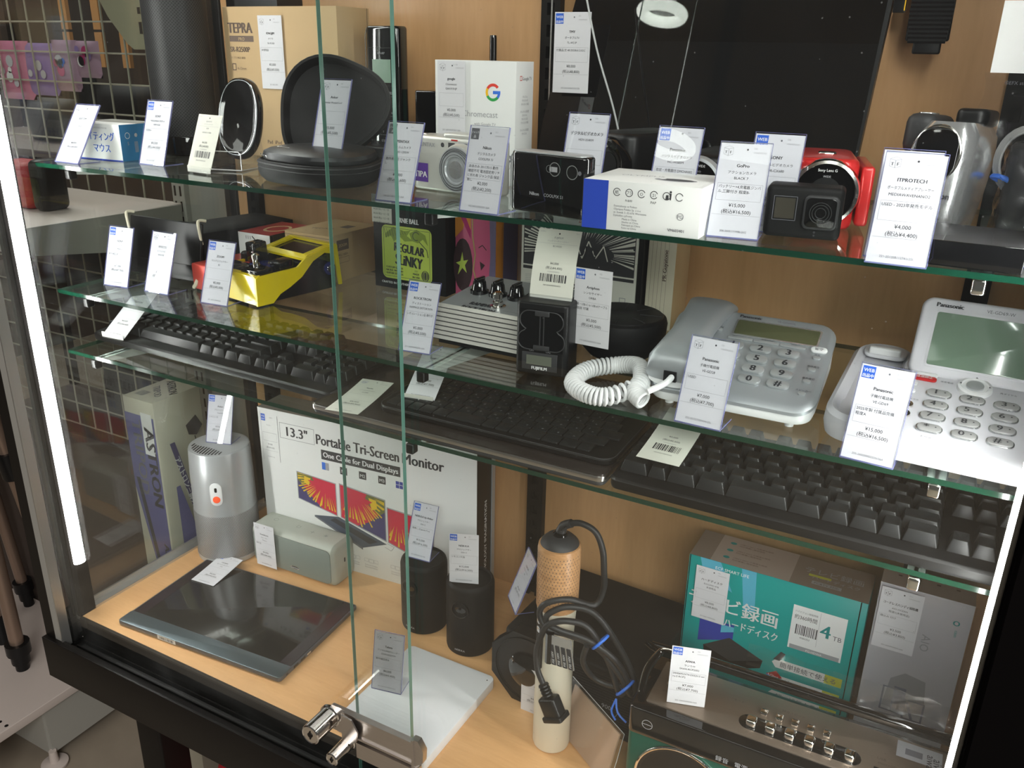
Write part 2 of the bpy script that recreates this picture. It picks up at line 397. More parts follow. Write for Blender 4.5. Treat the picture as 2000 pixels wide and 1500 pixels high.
# ================================================================== price tags
def cube_logo(f, x, y):
    f.poly([(x - 4, y + 2), (x, y + 1), (x, y - 5), (x - 4, y - 3.6)], 'ink_light'); f.poly([(x - 3.7, y + 1.6), (x - .3, y + .7), (x - .3, y - 4.6), (x - 3.7, y - 3.3)], 'paper', .16)
    f.poly([(x, y + 1), (x + 4, y + 2), (x + 4, y - 3.6), (x, y - 5)], 'ink_light'); f.poly([(x + .3, y + .7), (x + 3.7, y + 1.6), (x + 3.7, y - 3.3), (x + .3, y - 4.6)], 'paper', .16)
    f.line([(x - 4, y + 2), (x + .5, y + 3.6), (x + 4, y + 2)], .25, 'ink_light')
    f.text('T', x - 2, y - 3, 3.4, 'ink', bold=.12); f.text('F', x + 2, y - 3, 3.4, 'ink', bold=.12)
def card_print(f, w, h, kind, t1, t2, t3, note, price, tax, serial, top):
    k = h / 80.0
    def Y(mm): return h - mm * k
    if kind == 'web':
        f.rect(1.2, Y(11.4), 10, 10.2 * k, 'tag_blue'); f.text('WEB', 6.2, Y(6), 4.0, 'ink_white', bold=.08, maxw=8.6); f.text('出品中', 6.2, Y(10.4), 3.2, 'ink_white', bold=.1, maxw=8.6)
    elif kind == 'junk':
        f.rect(1.2, Y(11.6), 9, 10.4 * k, 'tag_grey'); f.text('ジャンク', 5.7, Y(6), 2.5, 'ink_white', maxw=8); f.text('品', 5.7, Y(10), 2.8, 'ink_white')
    elif kind == 'tf': cube_logo(f, 7, Y(6))
    if kind == 'old':   # the long receipt-like tag with a barcode
        f.disc(w / 2, Y(5), .9, 'ink'); f.text(top, 2, Y(4), 1.5, 'ink_light', 'l'); f.text('Pb 1/1', w - 2, Y(4), 1.5, 'ink_light', 'r')
        f.text(t1, w / 2, Y(11), 2.6, 'ink_grey', maxw=w - 8); f.text(t2, w / 2, Y(15), 2.1, 'ink_light', maxw=w - 8); f.line([(2, Y(17)), (w - 2, Y(17))], .15, 'ink_light')
        f.text(t3, w / 2, Y(21), 2.3, 'ink_grey', maxw=w - 8); f.text(note, w / 2, Y(27), 1.9, 'ink_grey', maxw=w - 5)
        f.text(price, w / 2, Y(42), 3.3, 'ink', maxw=w - 10); f.text(tax, w / 2, Y(47.5), 3.3, 'ink', maxw=w - 6)
        f.text('0104600928070', w / 2, Y(51.5), 2, 'ink_light', maxw=w - 14); f.bars(w * .2, Y(63), w * .6, 9.5 * k, 'ink', 30)
        f.text(serial, w / 2, Y(68), 2.1, 'ink', maxw=w - 4); return
    f.disc(w * .54, Y(5), .85, 'ink_grey' if kind != 'tf' else 'ink')
    f.text(top, w * .66, Y(4.6), 2.3, 'ink_light', 'l'); f.text('10460092' + serial[4:8], w * .66, Y(8), 1.9, 'ink_light', 'l', maxw=w * .31)
    f.text(t1, w / 2, Y(20.3), 3.9, 'ink', bold=.1, maxw=w - 8); f.text(t2, w / 2, Y(26), 3.0, 'ink', maxw=w - 10); f.text(t3, w / 2, Y(30.8), 3.1, 'ink', maxw=w - 10)
    f.frame(2.2, Y(49), w - 4.4, 14.6 * k, .22, 'ink_light')
    nl = note.split('|') if note else []
    for i, q in enumerate(nl): f.text(q, 3.4, Y(38.3 + 4.3 * i), 3.2, 'ink', 'l', maxw=w - 7)
    f.text(price, w / 2, Y(54.4), 4.2, 'ink', maxw=w - 12); f.text(tax, w / 2, Y(59.9), 4.2, 'ink', maxw=w - 6)
    f.line([(1, Y(61.3)), (w - 1, Y(61.3))], .22, 'ink_light')
    f.text(serial, w / 2, Y(76), 2.5, 'ink_grey', maxw=w - 7)
TAGN = 0
def tag(label, loc, yaw, kind, t1, t2, t3, note, price, tax, serial, lean=20, h=80, w=42, holder='L', top='04r', foot=32, rx=None, rz=0, roll=0, curl=0, warm=False):
    """a price card; holder 'L' is a folded clear stand with a foot going back, 'flat' has none"""
    global TAGN; TAGN += 1
    g = thing('price_tag', label, 'price tag', loc, yaw, 'price tags')
    if rx is not None: g.rotation_euler = (R(rx), R(roll), R(yaw))
    pm = 'paper_warm' if warm else 'paper'
    tf = Matrix.Rotation(R(-lean), 4, 'X') if holder in ('L', 'clip') else Matrix()
    z0 = 1.0 if holder == 'L' else (4 if holder == 'clip' else 0)
    m = MB()
    m.use(pm); nk = 14 if curl else 1
    for q in range(nk): m.box(-w / 2, w / 2, 0, .3, z0 + h * q / nk, z0 + h * (q + 1) / nk)
    f = m.face((-w / 2, 0, z0), (1, 0, 0), (0, 0, 1))
    card_print(f, w, h, kind, t1, t2, t3, note, price, tax, serial, top)
    if curl:
        m.v = [(x, y + curl * ((z - z0) / h) ** 2, z) for x, y, z in m.v]
    m.v = [tuple(tf @ Vector(p)) for p in m.v]
    m.build('printed_card', g, 0)
    if holder == 'L':
        m = MB().use('acrylic'); a = w / 2 + .6
        for y in (-.9, .9):
            m.add([tuple(tf @ Vector(p)) for p in ((-a, y, 0), (a, y, 0), (a, y, h + 2.4), (-a, y, h + 2.4))], [(0, 1, 2, 3)])
        m.add([(-a, 0, .6), (a, 0, .6), (a, foot, .6), (-a, foot, .6)], [(0, 1, 2, 3)])
        m.use('acrylic_edge')
        m.box(-a, a, -.5, .6, 0, 1.0); m.box(a - .6, a, 0, foot, .1, .8); m.box(-a, -a + .3, 0, foot, .1, .6)
        n = len(m.v); m.box(a - .25, a + .1, -.9, 1.1, 1, h + 2.4); m.box(-a - .05, -a + .12, -.9, 1.1, 1, h + 2.4); m.box(-a, a, -.8, 1.0, h + 2.2, h + 2.4)
        m.v[n:] = [tuple(tf @ Vector(p)) for p in m.v[n:]]
        m.build('clear_stand', g, 0)
    elif holder == 'clip':
        m = MB().use('acrylic'); m.box(-w / 2, w / 2, -2, 3.5, 0, 4); m.use('paper_warm'); m.box(-w / 2, w / 2 - 1, 1.6, 2.2, 0, 7); m.use('acrylic'); m.box(-w / 2 + 3, w / 2 - 3, 3, 22, 0, 1.5); m.build('clear_clip', g, 0)
    return g

tag('price tag at the far left end of the top shelf, before the mouse box', (-1.0409, .7199, S1), -1, 'tf', 'ELECOM', 'ライティングマウス', '新品', '', '¥4,000', '(税込¥4,400)', '202-260120042r25L', 32, 80, 46, top='02r')
tag('price tag with blue web square standing right of the blue-sided mouse box', (-.9405, .7679, S1), 1, 'web', 'SONY', 'WALKMAN 本体 A', 'NW-A50', '程度B+', '¥4,500', '(税込¥4,950)', '203-260131044r25L', 19, 80, 43, top='02r')
tag('barcoded price tag in a clear clip in front of the black oval device', (-.8283, .7416, S1 + .002), -6, 'old', 'LENOVO', 'ワイヤレスマウス', 'ES58', '充電台座付き 程度B', '¥4,500', '(税込¥4,950)', '200-260104020r26A', 22, 66, 44, 'clip', warm=True, top='GOODS')
tag('price tag standing on the round black speakerphone in its open case', (-.6516, .7672, S1 + .0345), 5, 'tf', 'Anker', 'Anker PowerConf', '', '', '¥5,000', '(税込¥5,500)', '201-260120070226A', 20, 80, 38, top='04r')
tag('price tag with grey junk square standing left of the silver compact camera', (-.5212, .7108, S1), 2, 'junk', 'PENTAX', 'フィルムカメラ', 'ESPIO 120SW', '動作未確認 ジャンク|し', '¥6,000', '(税込¥6,600)', '166-251120112741-26A', 21, 79, 41, top='01r')
tag('price tag with grey junk square covering the right half of the silver compact camera', (-.4180, .7055, S1), -4, 'junk', 'Nikon', 'デジタルカメラ', 'COOLPIX S1', '本体のみ 20117015 動作|確認不可 電池固定用リチ|に折れ有 ジャンク品 保証|無し', '¥2,000', '(税込¥2,200)', '142-260127052251-26A', 14, 78, 43, top='01r')
tag('price tag with cube logo standing left of the small black action camera', (-.1797, .7227, S1), 6.6, 'tf', 'GoPro', 'アクションカメラ', 'BLACK 7', 'バッテリー×4,充電器,ジンバ|ル,三脚付き 程度B-', '¥15,000', '(税込¥16,500)', '206-2605171998r26G', 23, 80, 42, top='04r')
tag('front one of two overlapping price tags right of the red camcorder', (-.048, .690, S1), 0, 'tf', 'ITPROTECH', 'ポータブルメディアプレーヤー', 'MEDIAWAVENANO2', 'USED - 2023年発売モデル', '¥4,000', '(税込¥4,400)', '221-251208112741r25L', 20, 82, 42, top='12r')
tag('rear one of two overlapping price tags, before the silver upright camcorder', (-.052, .712, S1), 0, 'tf', 'Canon', 'デジタルビデオカメラ', 'DV-FV', '', '¥5,000', '(税込¥5,500)', '166-25120811274r25L', 19, 82, 42, top='01r')
tag('price tag with blue web square standing at the left end of the middle shelf', (-1.0222, .7504, S2), 6, 'web', 'SONY', 'ヘッドホン', 'MDR-1', '動作確認済', '¥7,000', '(税込¥7,700)', '203-260131004r26A', 18, 80, 42, top='02r')
tag('price tag caught by bright glare, between the black stand and the blue web tag', (-.9489, .7560, S2), 1, 'tf', 'EFFECTS', 'エフェクター', 'BASS PRE', '', '¥6,000', '(税込¥6,600)', '201-260120004r26A', 19, 80, 43, top='02r')
tag('price tag with blue web square in front of the red and yellow pedals', (-.8429, .7566, S2), 5, 'web', 'ZOOM', 'マルチエフェクター', 'B2', '', '¥5,000', '(税込¥5,500)', '201-260127084r26A', 20, 80, 42, top='02r')
tag('price tag with blue web square standing left of the silver distortion pedal', (-.5172, .7359, S2), 6, 'web', 'ROCKTRON', 'ディストーション', 'RAMPAGE DISTORTION', 'レギュレーション品 箱付き', '¥5,000', '(税込¥5,500)', '211-260504002235-26A', 22, 77, 38, top='02r')
tag('price tag with cube logo in front of the silver desk telephone', (-.1867, .7019, S2), -3, 'tf', 'Panasonic', '子機付電話機', 'VE-GD28', 'USED', '¥7,000', '(税込¥7,700)', '252-251227200434r25L', 20, 78, 42, top='12r')
tag('price tag with blue web square in front of the white desk telephone', (-.0434, .7010, S2), -5, 'web', 'Panasonic', '子機付電話機', 'VE-GD69', '2025年製 付属品完備|程度A', '¥15,000', '(税込¥16,500)', '205-260208052235r26A', 21, 79, 41, top='08r')

# ================================================================== top shelf
def carton(name, label, cat, loc, yaw, w, d, h, m='kraft', part='carton', group=None, rx=0, side=None, topm=None, r=.6):
    g = thing(name, label, cat, loc, yaw, group, rx=rx)
    b = MB().use(m); b.rbox(0, w, 0, d, 0, h, r, r * .6, 2)
    return g, b
def front(b, w=0, h=0): return b.face((0, -.05, 0), (1, 0, 0), (0, 0, 1))
def right(b, w): return b.face((w + .05, 0, 0), (0, 1, 0), (0, 0, 1))
def topf(b, h): return b.face((0, 0, h + .05), (1, 0, 0), (0, 1, 0))

g, b = carton('mouse_box', 'small white box with blue end panel and blue kana, far left of top shelf', 'box', (-1.078, .765, S1), 3.5, 82, 62, 46, 'white_card')
f = front(b); f.text('ライティング', 72, 26, 12, 'tag_blue', 'r', bold=.3, wide=.82); f.text('マウス', 62, 11, 12, 'tag_blue', 'r', bold=.3, wide=.9); f.text('LIGHTING MOUSE', 60, 40, 3, 'ink_light', 'r'); f.rect(0, 0, 82, 1.2, 'blue')
mat('box_blue', (.02, .19, .42), .35)
f = right(b, 82); f.rect(0, 0, 62, 46, 'box_blue'); f.ring(12, 32, 4, .6, 'ink_white'); f.disc(26, 32, 2.5, 'ink_white'); f.text('5', 12, 20, 6, 'ink_light'); f.bars(22, 10, 6, 14, 'ink_light', 8)
b.build('carton', g)
m = MB().use('grey_metal'); m.box(1, 81, 30, 62, 46.2, 46.8); n = len(m.v); m.box(2, 40, 0, .6, 46.5, 58); m.build('open_flap', g)

mat('speaker_mesh', (.02, .02, .021), .65, bump=0)
def mesh_mat(name, base, hole, sc, rough=.5, metal=0, rad=.042):
    m = bpy.data.materials.new(name); m.use_nodes = True; nt = m.node_tree; b = nt.nodes['Principled BSDF']; b.inputs['Roughness'].default_value = rough; b.inputs['Metallic'].default_value = metal
    tc = nt.nodes.new('ShaderNodeTexCoord'); v = nt.nodes.new('ShaderNodeTexVoronoi'); v.inputs['Scale'].default_value = sc; v.inputs['Randomness'].default_value = .0
    sx = nt.nodes.new('ShaderNodeSeparateXYZ'); nt.links.new(tc.outputs['Object'], sx.inputs[0])
    at = nt.nodes.new('ShaderNodeMath'); at.operation = 'ARCTAN2'; nt.links.new(sx.outputs[1], at.inputs[0]); nt.links.new(sx.outputs[0], at.inputs[1])
    mu = nt.nodes.new('ShaderNodeMath'); mu.operation = 'MULTIPLY'; mu.inputs[1].default_value = rad; nt.links.new(at.outputs[0], mu.inputs[0])
    cx = nt.nodes.new('ShaderNodeCombineXYZ'); nt.links.new(mu.outputs[0], cx.inputs[0]); nt.links.new(sx.outputs[2], cx.inputs[1])
    mp = nt.nodes.new('ShaderNodeMapping'); mp.inputs['Rotation'].default_value = (0, 0, R(45)); nt.links.new(cx.outputs[0], mp.inputs[0]); v.voronoi_dimensions = '2D'
    nt.links.new(mp.outputs[0], v.inputs['Vector']); r = nt.nodes.new('ShaderNodeMapRange'); r.inputs[1].default_value = .3; r.inputs[2].default_value = .42
    nt.links.new(v.outputs['Distance'], r.inputs[0]); mx = nt.nodes.new('ShaderNodeMix'); mx.data_type = 'RGBA'; mx.inputs[6].default_value = (*hole, 1); mx.inputs[7].default_value = (*base, 1)
    nt.links.new(r.outputs[0], mx.inputs[0]); nt.links.new(mx.outputs[2], b.inputs['Base Color']); MATS[name] = m
mesh_mat('black_mesh', (.030, .030, .031), (.001, .001, .001), 330)
mesh_mat('silver_mesh', (.46, .46, .47), (.10, .10, .10), 480, .4, .5, .0515)
g = thing('smart_speaker', 'tall black cylinder speaker in fine mesh on the left of the top shelf', 'speaker', (-1.010, .893, S1))
m = MB().use('black_mesh'); m.lathe([(42, 26), (42, 232)], 48); m.build('mesh_body', g)
m = MB().use('black_gloss'); m.lathe([(40, 0), (41.5, 2), (42, 24), (41, 26)], 48); m.build('base_ring', g); m = MB().use('black_gloss'); m.lathe([(42, 232), (41, 235), (36, 236)], 48); m.build('top_cap', g)

g = thing('charging_mouse', 'glossy black oval device propped upright on a clear acrylic stand', 'device', (-.832, .806, S1), 16)
m = MB().use('black_gloss'); sh = []
def oval(w, h, n=40, cz=0, e=2.4): return [(w * math.copysign(abs(math.cos(2 * PI * i / n)) ** (2 / e), math.cos(2 * PI * i / n)), cz + h * math.copysign(abs(math.sin(2 * PI * i / n)) ** (2 / e), math.sin(2 * PI * i / n))) for i in range(n)]
tf = Matrix.Translation((0, 4, 12)) @ Matrix.Rotation(R(-14), 4, 'X') @ Matrix.Translation((0, 0, 50)); m.tf = tf
m.loft([[(x, y, z) for x, z in oval(a, bb)] for a, bb, y in ((20, 40, 4), (27, 47, 0), (29, 49.5, 4), (29.5, 50, 9), (27, 47, 14), (20, 40, 16))]); m.build('body', g)
m = MB().use('silver_plastic'); m.tf = tf; A = [(x, -.4, z) for x, z in oval(25.5, 45.5)]
m.tube(A, .45, 6, True); m.build('bright_rim', g)
g = thing('acrylic_stand', 'small clear acrylic easel holding the black oval device', 'stand', (-.828, .792, S1), 16)
m = MB().use('acrylic')
for sx in (-24, 22): m.prism([(-14, 0), (50, 0), (50, 2), (30, 60), (27, 60), (22, 8), (-11, 8), (-12, 22), (-14, 22)], sx, sx + 2, 'x')
m.box(-24, 24, -14, -12, 2, 22); m.box(-24, 24, -12, 45, 0, 2); m.build('clear_sheet', g, 0)
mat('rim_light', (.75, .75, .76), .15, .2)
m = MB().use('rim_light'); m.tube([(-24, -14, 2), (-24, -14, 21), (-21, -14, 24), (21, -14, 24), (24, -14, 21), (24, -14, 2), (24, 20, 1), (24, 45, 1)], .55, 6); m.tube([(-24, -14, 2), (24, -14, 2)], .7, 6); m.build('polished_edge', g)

g, b = carton('label_printer_box', 'tall brown kraft carton with dark brown product print at the back of the top shelf', 'carton', (-.958, .930, S1), 0, 197, 67, 194)
f = front(b); f.text('TEPRA', 8, 161, 19, 'kraft_print', 'l', bold=.9, wide=.8, maxw=46); f.rect(9, 150, 44, 7.5, 'kraft_print'); f.text('PRO', 31, 151.4, 6, 'kraft')
f.text('SR-R2500P', 9, 137, 9.5, 'kraft_print', 'l', bold=.35, wide=.85, maxw=46); f.text('テプラ PRO 本体', 9, 128, 3.6, 'kraft_print', 'l'); f.frame(10, 113, 7, 9, 1.2, 'kraft_print'); f.text('4-12mm', 19, 114, 5, 'kraft_print', 'l')
f.rect(0, 0, 3, 194, 'kraft_print', .05) if False else None
f.text('Pad  iPod', 90, 18, 7, 'kraft_print', 'r', bold=.2); f.rect(102, 14, 14, 18, 'kraft_print'); f.rect(119, 14, 14, 18, 'kraft_print'); f.text('USB', 109, 24, 4, 'kraft'); f.text('Windows', 126, 24, 3, 'kraft')
f = right(b, 197); f.rect(62, 0, 1, 194, 'kraft_print')
b.build('carton', g)
m = MB(); m.use('black_plastic'); m.box(-2, 90, 10, 60, 194.5, 205); m.build('dark_lid', g)
tag('price tag taped to the front of the tall brown kraft carton', (-.872, .9275, S1 + .091), 0, 'tf', 'KINGJIM', 'テプラ', 'SR-R2500', '未使用品', '¥5,000', '(税込¥5,500)', '201-26012001', 0, 92, 42, 'none', top='04r')

g = thing('speakerphone_case', 'open black zip clamshell case with raised domed lid on the top shelf', 'case', (-.672, .785, S1), -10)
def tri_r(sc, z, ox=0, oy=0, n=48):
    out = []; sc = sc * .93
    for i in range(n):
        a = 2 * PI * i / n; r = sc * (1 + .085 * math.cos(3 * (a - PI / 2)))
        out.append((ox + r * math.cos(a) * 1.03, oy + r * math.sin(a) * .92, z))
    return out
m = MB().use('black_soft'); m.loft([tri_r(58, 0), tri_r(70, 1.5), tri_r(75, 6), tri_r(77, 11), tri_r(77, 20), tri_r(76, 24), tri_r(74, 25), tri_r(72, 22)]); m.build('base_shell', g)
m = MB().use('dark_grey')
for a in range(0, 360, 3):
    x, y, z = tri_r(77.2, 21)[int(a / 360 * 48) % 48]; 
m.tube([tri_r(77.3, 22)[i] for i in range(48)], .9, 6, True); m.tube([tri_r(77.3, 17)[i] for i in range(48)], .5, 6, True); m.build('zip', g)
m = MB().use('black_soft'); tf = Matrix.Rotation(R(10), 4, 'Z') @ Matrix.Translation((-42, 68, 76)) @ Matrix.Rotation(R(24), 4, 'Z') @ Matrix.Rotation(R(72), 4, 'X') @ Matrix.Rotation(R(35), 4, 'Z') @ Matrix.Scale(.93, 4); m.tf = tf
L_ = [tri_r(s_, z) for s_, z in ((62, -26), (72, -24), (77, -18), (78, -8), (78, 0), (74, .5), (72, -3), (70, -16), (60, -20))]
m.loft(L_); m.build('lid_shell', g)
m = MB().use('dark_grey'); m.tf = tf; m.tube([tri_r(77.8, -1)[i] for i in range(48)], 1.0, 6, True); m.build('lid_zip', g)
g = thing('conference_speaker', 'round matt black conference speaker lying in the open zip case', 'speaker', (-.672, .785, S1 + .0225), -10)
mat('speaker_dark', (.035, .037, .04), .38, .5)
m = MB().use('speaker_dark'); m.loft([tri_r(s_, z) for s_, z in ((66, 0), (70, 3), (71, 7), (69, 11), (62, 14), (45, 17), (20, 18.5))]); m.build('body', g)
m = MB().use('silver_bright'); m.box(-30, -8, -40, -39, 16.9, 17.2); m.tube([(-52, -47, 7), (-50, -48, 8.6), (-40, -54.5, 8.6), (-38, -56, 7)], .35, 5); m.tube([(-36, -57, 7), (-34, -58, 8.6), (-22, -61.5, 8.6), (-20, -62, 7)], .35, 5); m.build('buttons', g)

g = thing('cordless_handset', 'upright black cordless telephone handset with small grey-green screen', 'telephone handset', (-.708, .95, S1), -3)
m = MB().use('black_gloss'); m.rbox(-27, 27, 0, 24, 0, 172, 7, 4); m.build('body', g)
m = MB().use('black_plastic'); m.rbox(-34, 40, -18, 34, 0, 26, 6, 4); m.build('charging_cradle', g)
m = MB(); f = m.face((-27, -.1, 0), (1, 0, 0), (0, 0, 1)); f.frame(6, 100, 42, 46, .4, 'dark_grey'); mat('lcd_green', (.22, .33, .25), .25); f.rect(12, 104, 30, 28, 'lcd_green'); f.text('SHARP', 27, 138, 4, 'ink_light'); m.build('screen', g, 0)
m = MB(); f = m.face((-27, -.1, 0), (1, 0, 0), (0, 0, 1))
for r_ in range(6):
    for c_ in range(3): f.text(('内線', '文字', '機能', '1', '2', '3', '4', '5', '6', '7', '8', '9', '*', '0', '#', '切', '保留', '外線')[r_ * 3 + c_], 12 + 15 * c_, 90 - 12 * r_, 4, 'ink_light'); f.line([(7 + 15 * c_, 87 - 12 * r_), (17 + 15 * c_, 87 - 12 * r_)], .3, 'ink_light')
m.build('keypad_print', g, 0)
m = MB().use('silver_bright'); m.tube([(-27.2, 2, 20), (-27.4, 2, 160), (-24, 2, 170)], .5, 6); m.build('edge_trim', g)

g = thing('black_case', 'small glossy black box with a magenta corner behind the white search-logo box', 'box', (-.665, .960, S1), 0)
m = MB().use('black_gloss'); m.rbox(0, 75, 0, 50, 0, 96, 3, 2); m.build('body', g)
mat('magenta', (.45, .01, .14), .4)
m = MB().use('magenta'); m.prism([(48, 97), (80, 97), (80, 50), (70, 60)], -1, 40, 'y'); m.build('magenta_corner', g)
g = thing('antenna', 'thin black antenna standing up behind the white search-logo box', 'antenna', (-.572, 1.0, S1), 0)
m = MB().use('black_gloss'); m.lathe([(9, 0), (9, 3), (3.5, 6), (3.2, 60), (4.6, 62), (4.6, 160), (4, 163)], 18); m.build('rod', g)

g, b = carton('streaming_player_box', 'white upright box with a four-colour letter logo, mid top shelf', 'box', (-.580, .880, S1), 0, 106, 42, 134, 'white_card')
f = front(b)
mat('g_red', (.75, .05, .03), .5); mat('g_yellow', (.9, .5, .01), .5); mat('g_green', (.03, .38, .08), .5); mat('g_blue', (.04, .18, .75), .5)
gx, gy = 77, 101
f.ring(gx, gy, 9.5, 3.1, 'g_red', 40, 150); f.ring(gx, gy, 9.5, 3.1, 'g_yellow', 150, 208); f.ring(gx, gy, 9.5, 3.1, 'g_green', 208, 318); f.ring(gx, gy, 9.5, 3.1, 'g_blue', 318, 362); f.rect(gx, gy - 1.7, 9.6, 3.4, 'g_blue', .16)
f.text('Chromecast', 60, 74, 9.5, 'ink_light', maxw=58); f.text('with Google TV', 67, 65, 4.4, 'ink_light')
f.ring(58, 20, 30, .8, 'ink_white', 10, 170); f.ring(95, 20, 13, .7, 'ink_light', 0, 180); f.line([(82, 20), (82, 4)], .6, 'ink_light'); f.ring(95, 22, 6, .5, 'ink_light', 0, 360)
f.disc(104, 34, 0.1, 'ink'); f.disc(99, 30, 4, 'ink_grey'); f.poly([(97, 29), (99, 32), (101, 29)], 'ink_white', .2)
f = right(b, 106); f.frame(9, 114, 5, 5, .7, 'g_red'); f.text('Google TV', 15, 114.5, 5, 'ink_grey', 'l', maxw=24)
for i, yy in enumerate((96, 92, 88, 80, 76, 72, 68, 60, 56)): f.text('かんたんな設定'[:4 + i % 4], 22, yy, 3, 'ink_grey')
b.build('carton', g)
tag('price tag stuck on the white search-logo box', (-.5565, .8775, S1 + .053), 0, 'tf', 'google', 'Chromecast', 'GA01919-JP', '', '¥5,000', '(税込¥5,500)', '221-260105201501-26A', 0, 80, 37, 'none', top='05r')

# silver compact film camera
g = thing('compact_camera', 'silver compact film camera with zoom lens and purple sticker', 'camera', (-.562, .800, S1), -8)
mat('camera_silver', (.60, .60, .56), .32, .35)
m = MB().use('camera_silver'); m.rbox(0, 116, 0, 36, 0, 58, 12, 4, 6); m.rbox(44, 100, 2, 30, 56, 62, 6, 2); m.build('body', g)
m = MB().use('camera_silver'); m.tf = Matrix.Translation((74, 0, 27)) @ Matrix.Rotation(R(90), 4, 'X')
m.lathe([(27, -4), (26, 3), (24, 7)], 48); m.use('silver_plastic'); m.lathe([(23, 7), (23, 10), (20, 10), (20, 8.5), (17.5, 8.5), (17.5, 11), (14, 11), (13, 9), (10, 9)], 48); m.use('dark_grey'); m.lathe([(21.8, 10.02), (21.2, 10.1)], 40, cap0=False, cap1=False)
for rr_ in (18.6, 20.6, 15.6): m.tube([(rr_ * math.cos(a * PI / 20), rr_ * math.sin(a * PI / 20), 11.1) for a in range(40)], .25, 5, True)
m.use('silver_bright'); m.lathe([(9.5, 8.8), (9.2, 9.8), (7, 10)], 30); m.build('lens', g)
m = MB(); f = front(m); f.text('PENTAX', 26, 47, 6, 'ink_light', bold=.15); f.disc(48, 50, 2.4, 'ink'); f.rect(56, 45, 9, 8, 'ink'); f.rect(70, 45, 14, 9, 'ink_light', .2); f.rect(72, 46, 10, 7, 'ink', .3); f.rect(60, 55, 9, 1.5, 'red'); mat('purple', (.10, .03, .30), .5)
f.rect(6, 9, 21, 20, 'purple'); f.text('TIPA', 16.5, 14, 9, 'ink_white', maxw=18, bold=.3, lift=.3); f.rect(0, 6, 6, 6, 'red', .14); m.build('front_print', g, 0)
m = MB().use('silver_bright'); m.lathe([(4, 60), (4.5, 62), (4, 64.5), (2, 65)], 20, (8, 16, -6)); m.build('shutter_button', g)

# black cameras behind
def round_cam(name, label, loc, yaw, body, ring, rr_, L, H, W, ringm, txt=None):
    g = thing(name, label, 'video camera', loc, yaw)
    m = MB().use(body); m.rbox(-W / 2, W / 2, 6, L, 0, H, 14, 6, 6); m.build('body', g)
    m = MB(); m.tf = Matrix.Translation((0, 6, H / 2 + 2)) @ Matrix.Rotation(R(90), 4, 'X')
    m.use(ringm); m.lathe([(rr_ + 1, -6), (rr_ + 1.5, 0), (rr_, 5), (rr_ - 2.5, 6), (rr_ - 3.5, 3)], 48, cap0=False, cap1=False); m.use('black_gloss'); m.lathe([(rr_ - 3, 4), (rr_ - 8, 2), (rr_ * .5, 1)], 40, cap0=False); m.use('black_plastic'); m.lathe([(rr_ * .48, 1.6), (rr_ * .40, 1), (rr_ * .3, .2)], 30)
    m.build('lens_ring', g)
    if txt:
        m = MB(); f = m.face((0, 2.2, H / 2 + 2), (1, 0, 0), (0, 0, 1)); f.text(txt[0], 0, rr_ * .66, 3.2, 'ink_white', lift=.5); f.text(txt[1], 0, rr_ * .66 - 5, 2.6, 'ink_light', lift=.5); m.build('lens_print', g, 0)
    return g
g = round_cam('video_camera', 'black camcorder partly hidden behind the slim black camera and the digital video tag', (-.352, .850, S1), -20, 'black_plastic', 0, 27, 110, 68, 60, 'black_gloss', ('HD', ''))
g = round_cam('video_camera', 'small camcorder with champagne coloured lens ring behind the blue and white box', (-.238, .795, S1), -4, 'black_plastic', 0, 25, 110, 58, 50, 'silver_plastic', ('28mm WIDE', 'FULL HD'))
mat('champagne', (.66, .52, .44), .3, .6)
g = round_cam('video_camera', 'glossy red camcorder with chrome lens ring standing behind the small action camera', (-.122, .800, S1), 12, 'red', 0, 28, 112, 62, 54, 'chrome', ('Sony Lens G', 'WIDE'))
m = MB().use('red'); m.rbox(29, 40, 14, 108, 4, 56, 3, 3); m.build('folded_screen', g)
m = MB().use('chrome'); m.rbox(-8, 8, 40, 56, 62, 64, 4, 1); m.build('zoom_lever', g)
tag('price tag for a digital video camera, behind the top edge of the slim black camera', (-.350, .782, S1 + .012), 0, 'tf', 'デジタルビデオカメラ', 'HDV-254KM', '', '', '¥5,000', '(税込¥5,500)', '166-26012057r25L', 15, 78, 42, top='03r')
tag('price tag with blue web square for a video camera, behind the blue and white box', (-.255, .770, S1), -2, 'web', 'Panasonic', 'デジタルビデオカメラ', 'HC-W585M', '取説・充電器付 DMCHA002|2M', '¥9,000', '(税込¥9,900)', '166-260120718r25L', 17, 84, 42, top='03r')
tag('price tag with blue web square half hidden behind the action camera tag', (-.163, .765, S1), 2, 'web', 'SONY', 'デジタルビデオカメラ', 'HDR-CX680', '2017年製', '¥25,000', '(税込¥27,500)', '166-260105007r25L', 18, 84, 42, top='04r')

g = thing('slim_camera', 'slim glossy black compact camera with two bright lens circles', 'camera', (-.4059, .742, S1), -11.5)
m = MB().use('black_gloss'); m.rbox(0, 91, 0, 20, 0, 56, 9, 2.5, 6); m.build('body', g)
m = MB().use('silver_plastic'); m.rbox(3, 88, -.5, 20.5, 55.4, 57, 8, .7, 4); m.tube([(.2, 4, 3), (-.2, 4, 50), (4, 4, 56)], .6, 6); m.build('top_trim', g)
m = MB(); f = front(m); f.ring(56, 43, 6.5, .8, 'silver_bright', lift=.4); f.ring(76, 42, 6.5, .8, 'silver_bright', lift=.4); f.disc(76, 42, 5.6, 'black_plastic', .3); f.disc(56, 43, 5.6, 'black_plastic', .3); f.rect(50, 40.5, 9, 4.6, 'ink_light', .34); f.ring(49.5, 43, 3.4, .5, 'silver_bright', lift=.5); f.disc(84.5, 42, 2, 'ink_grey', .4)
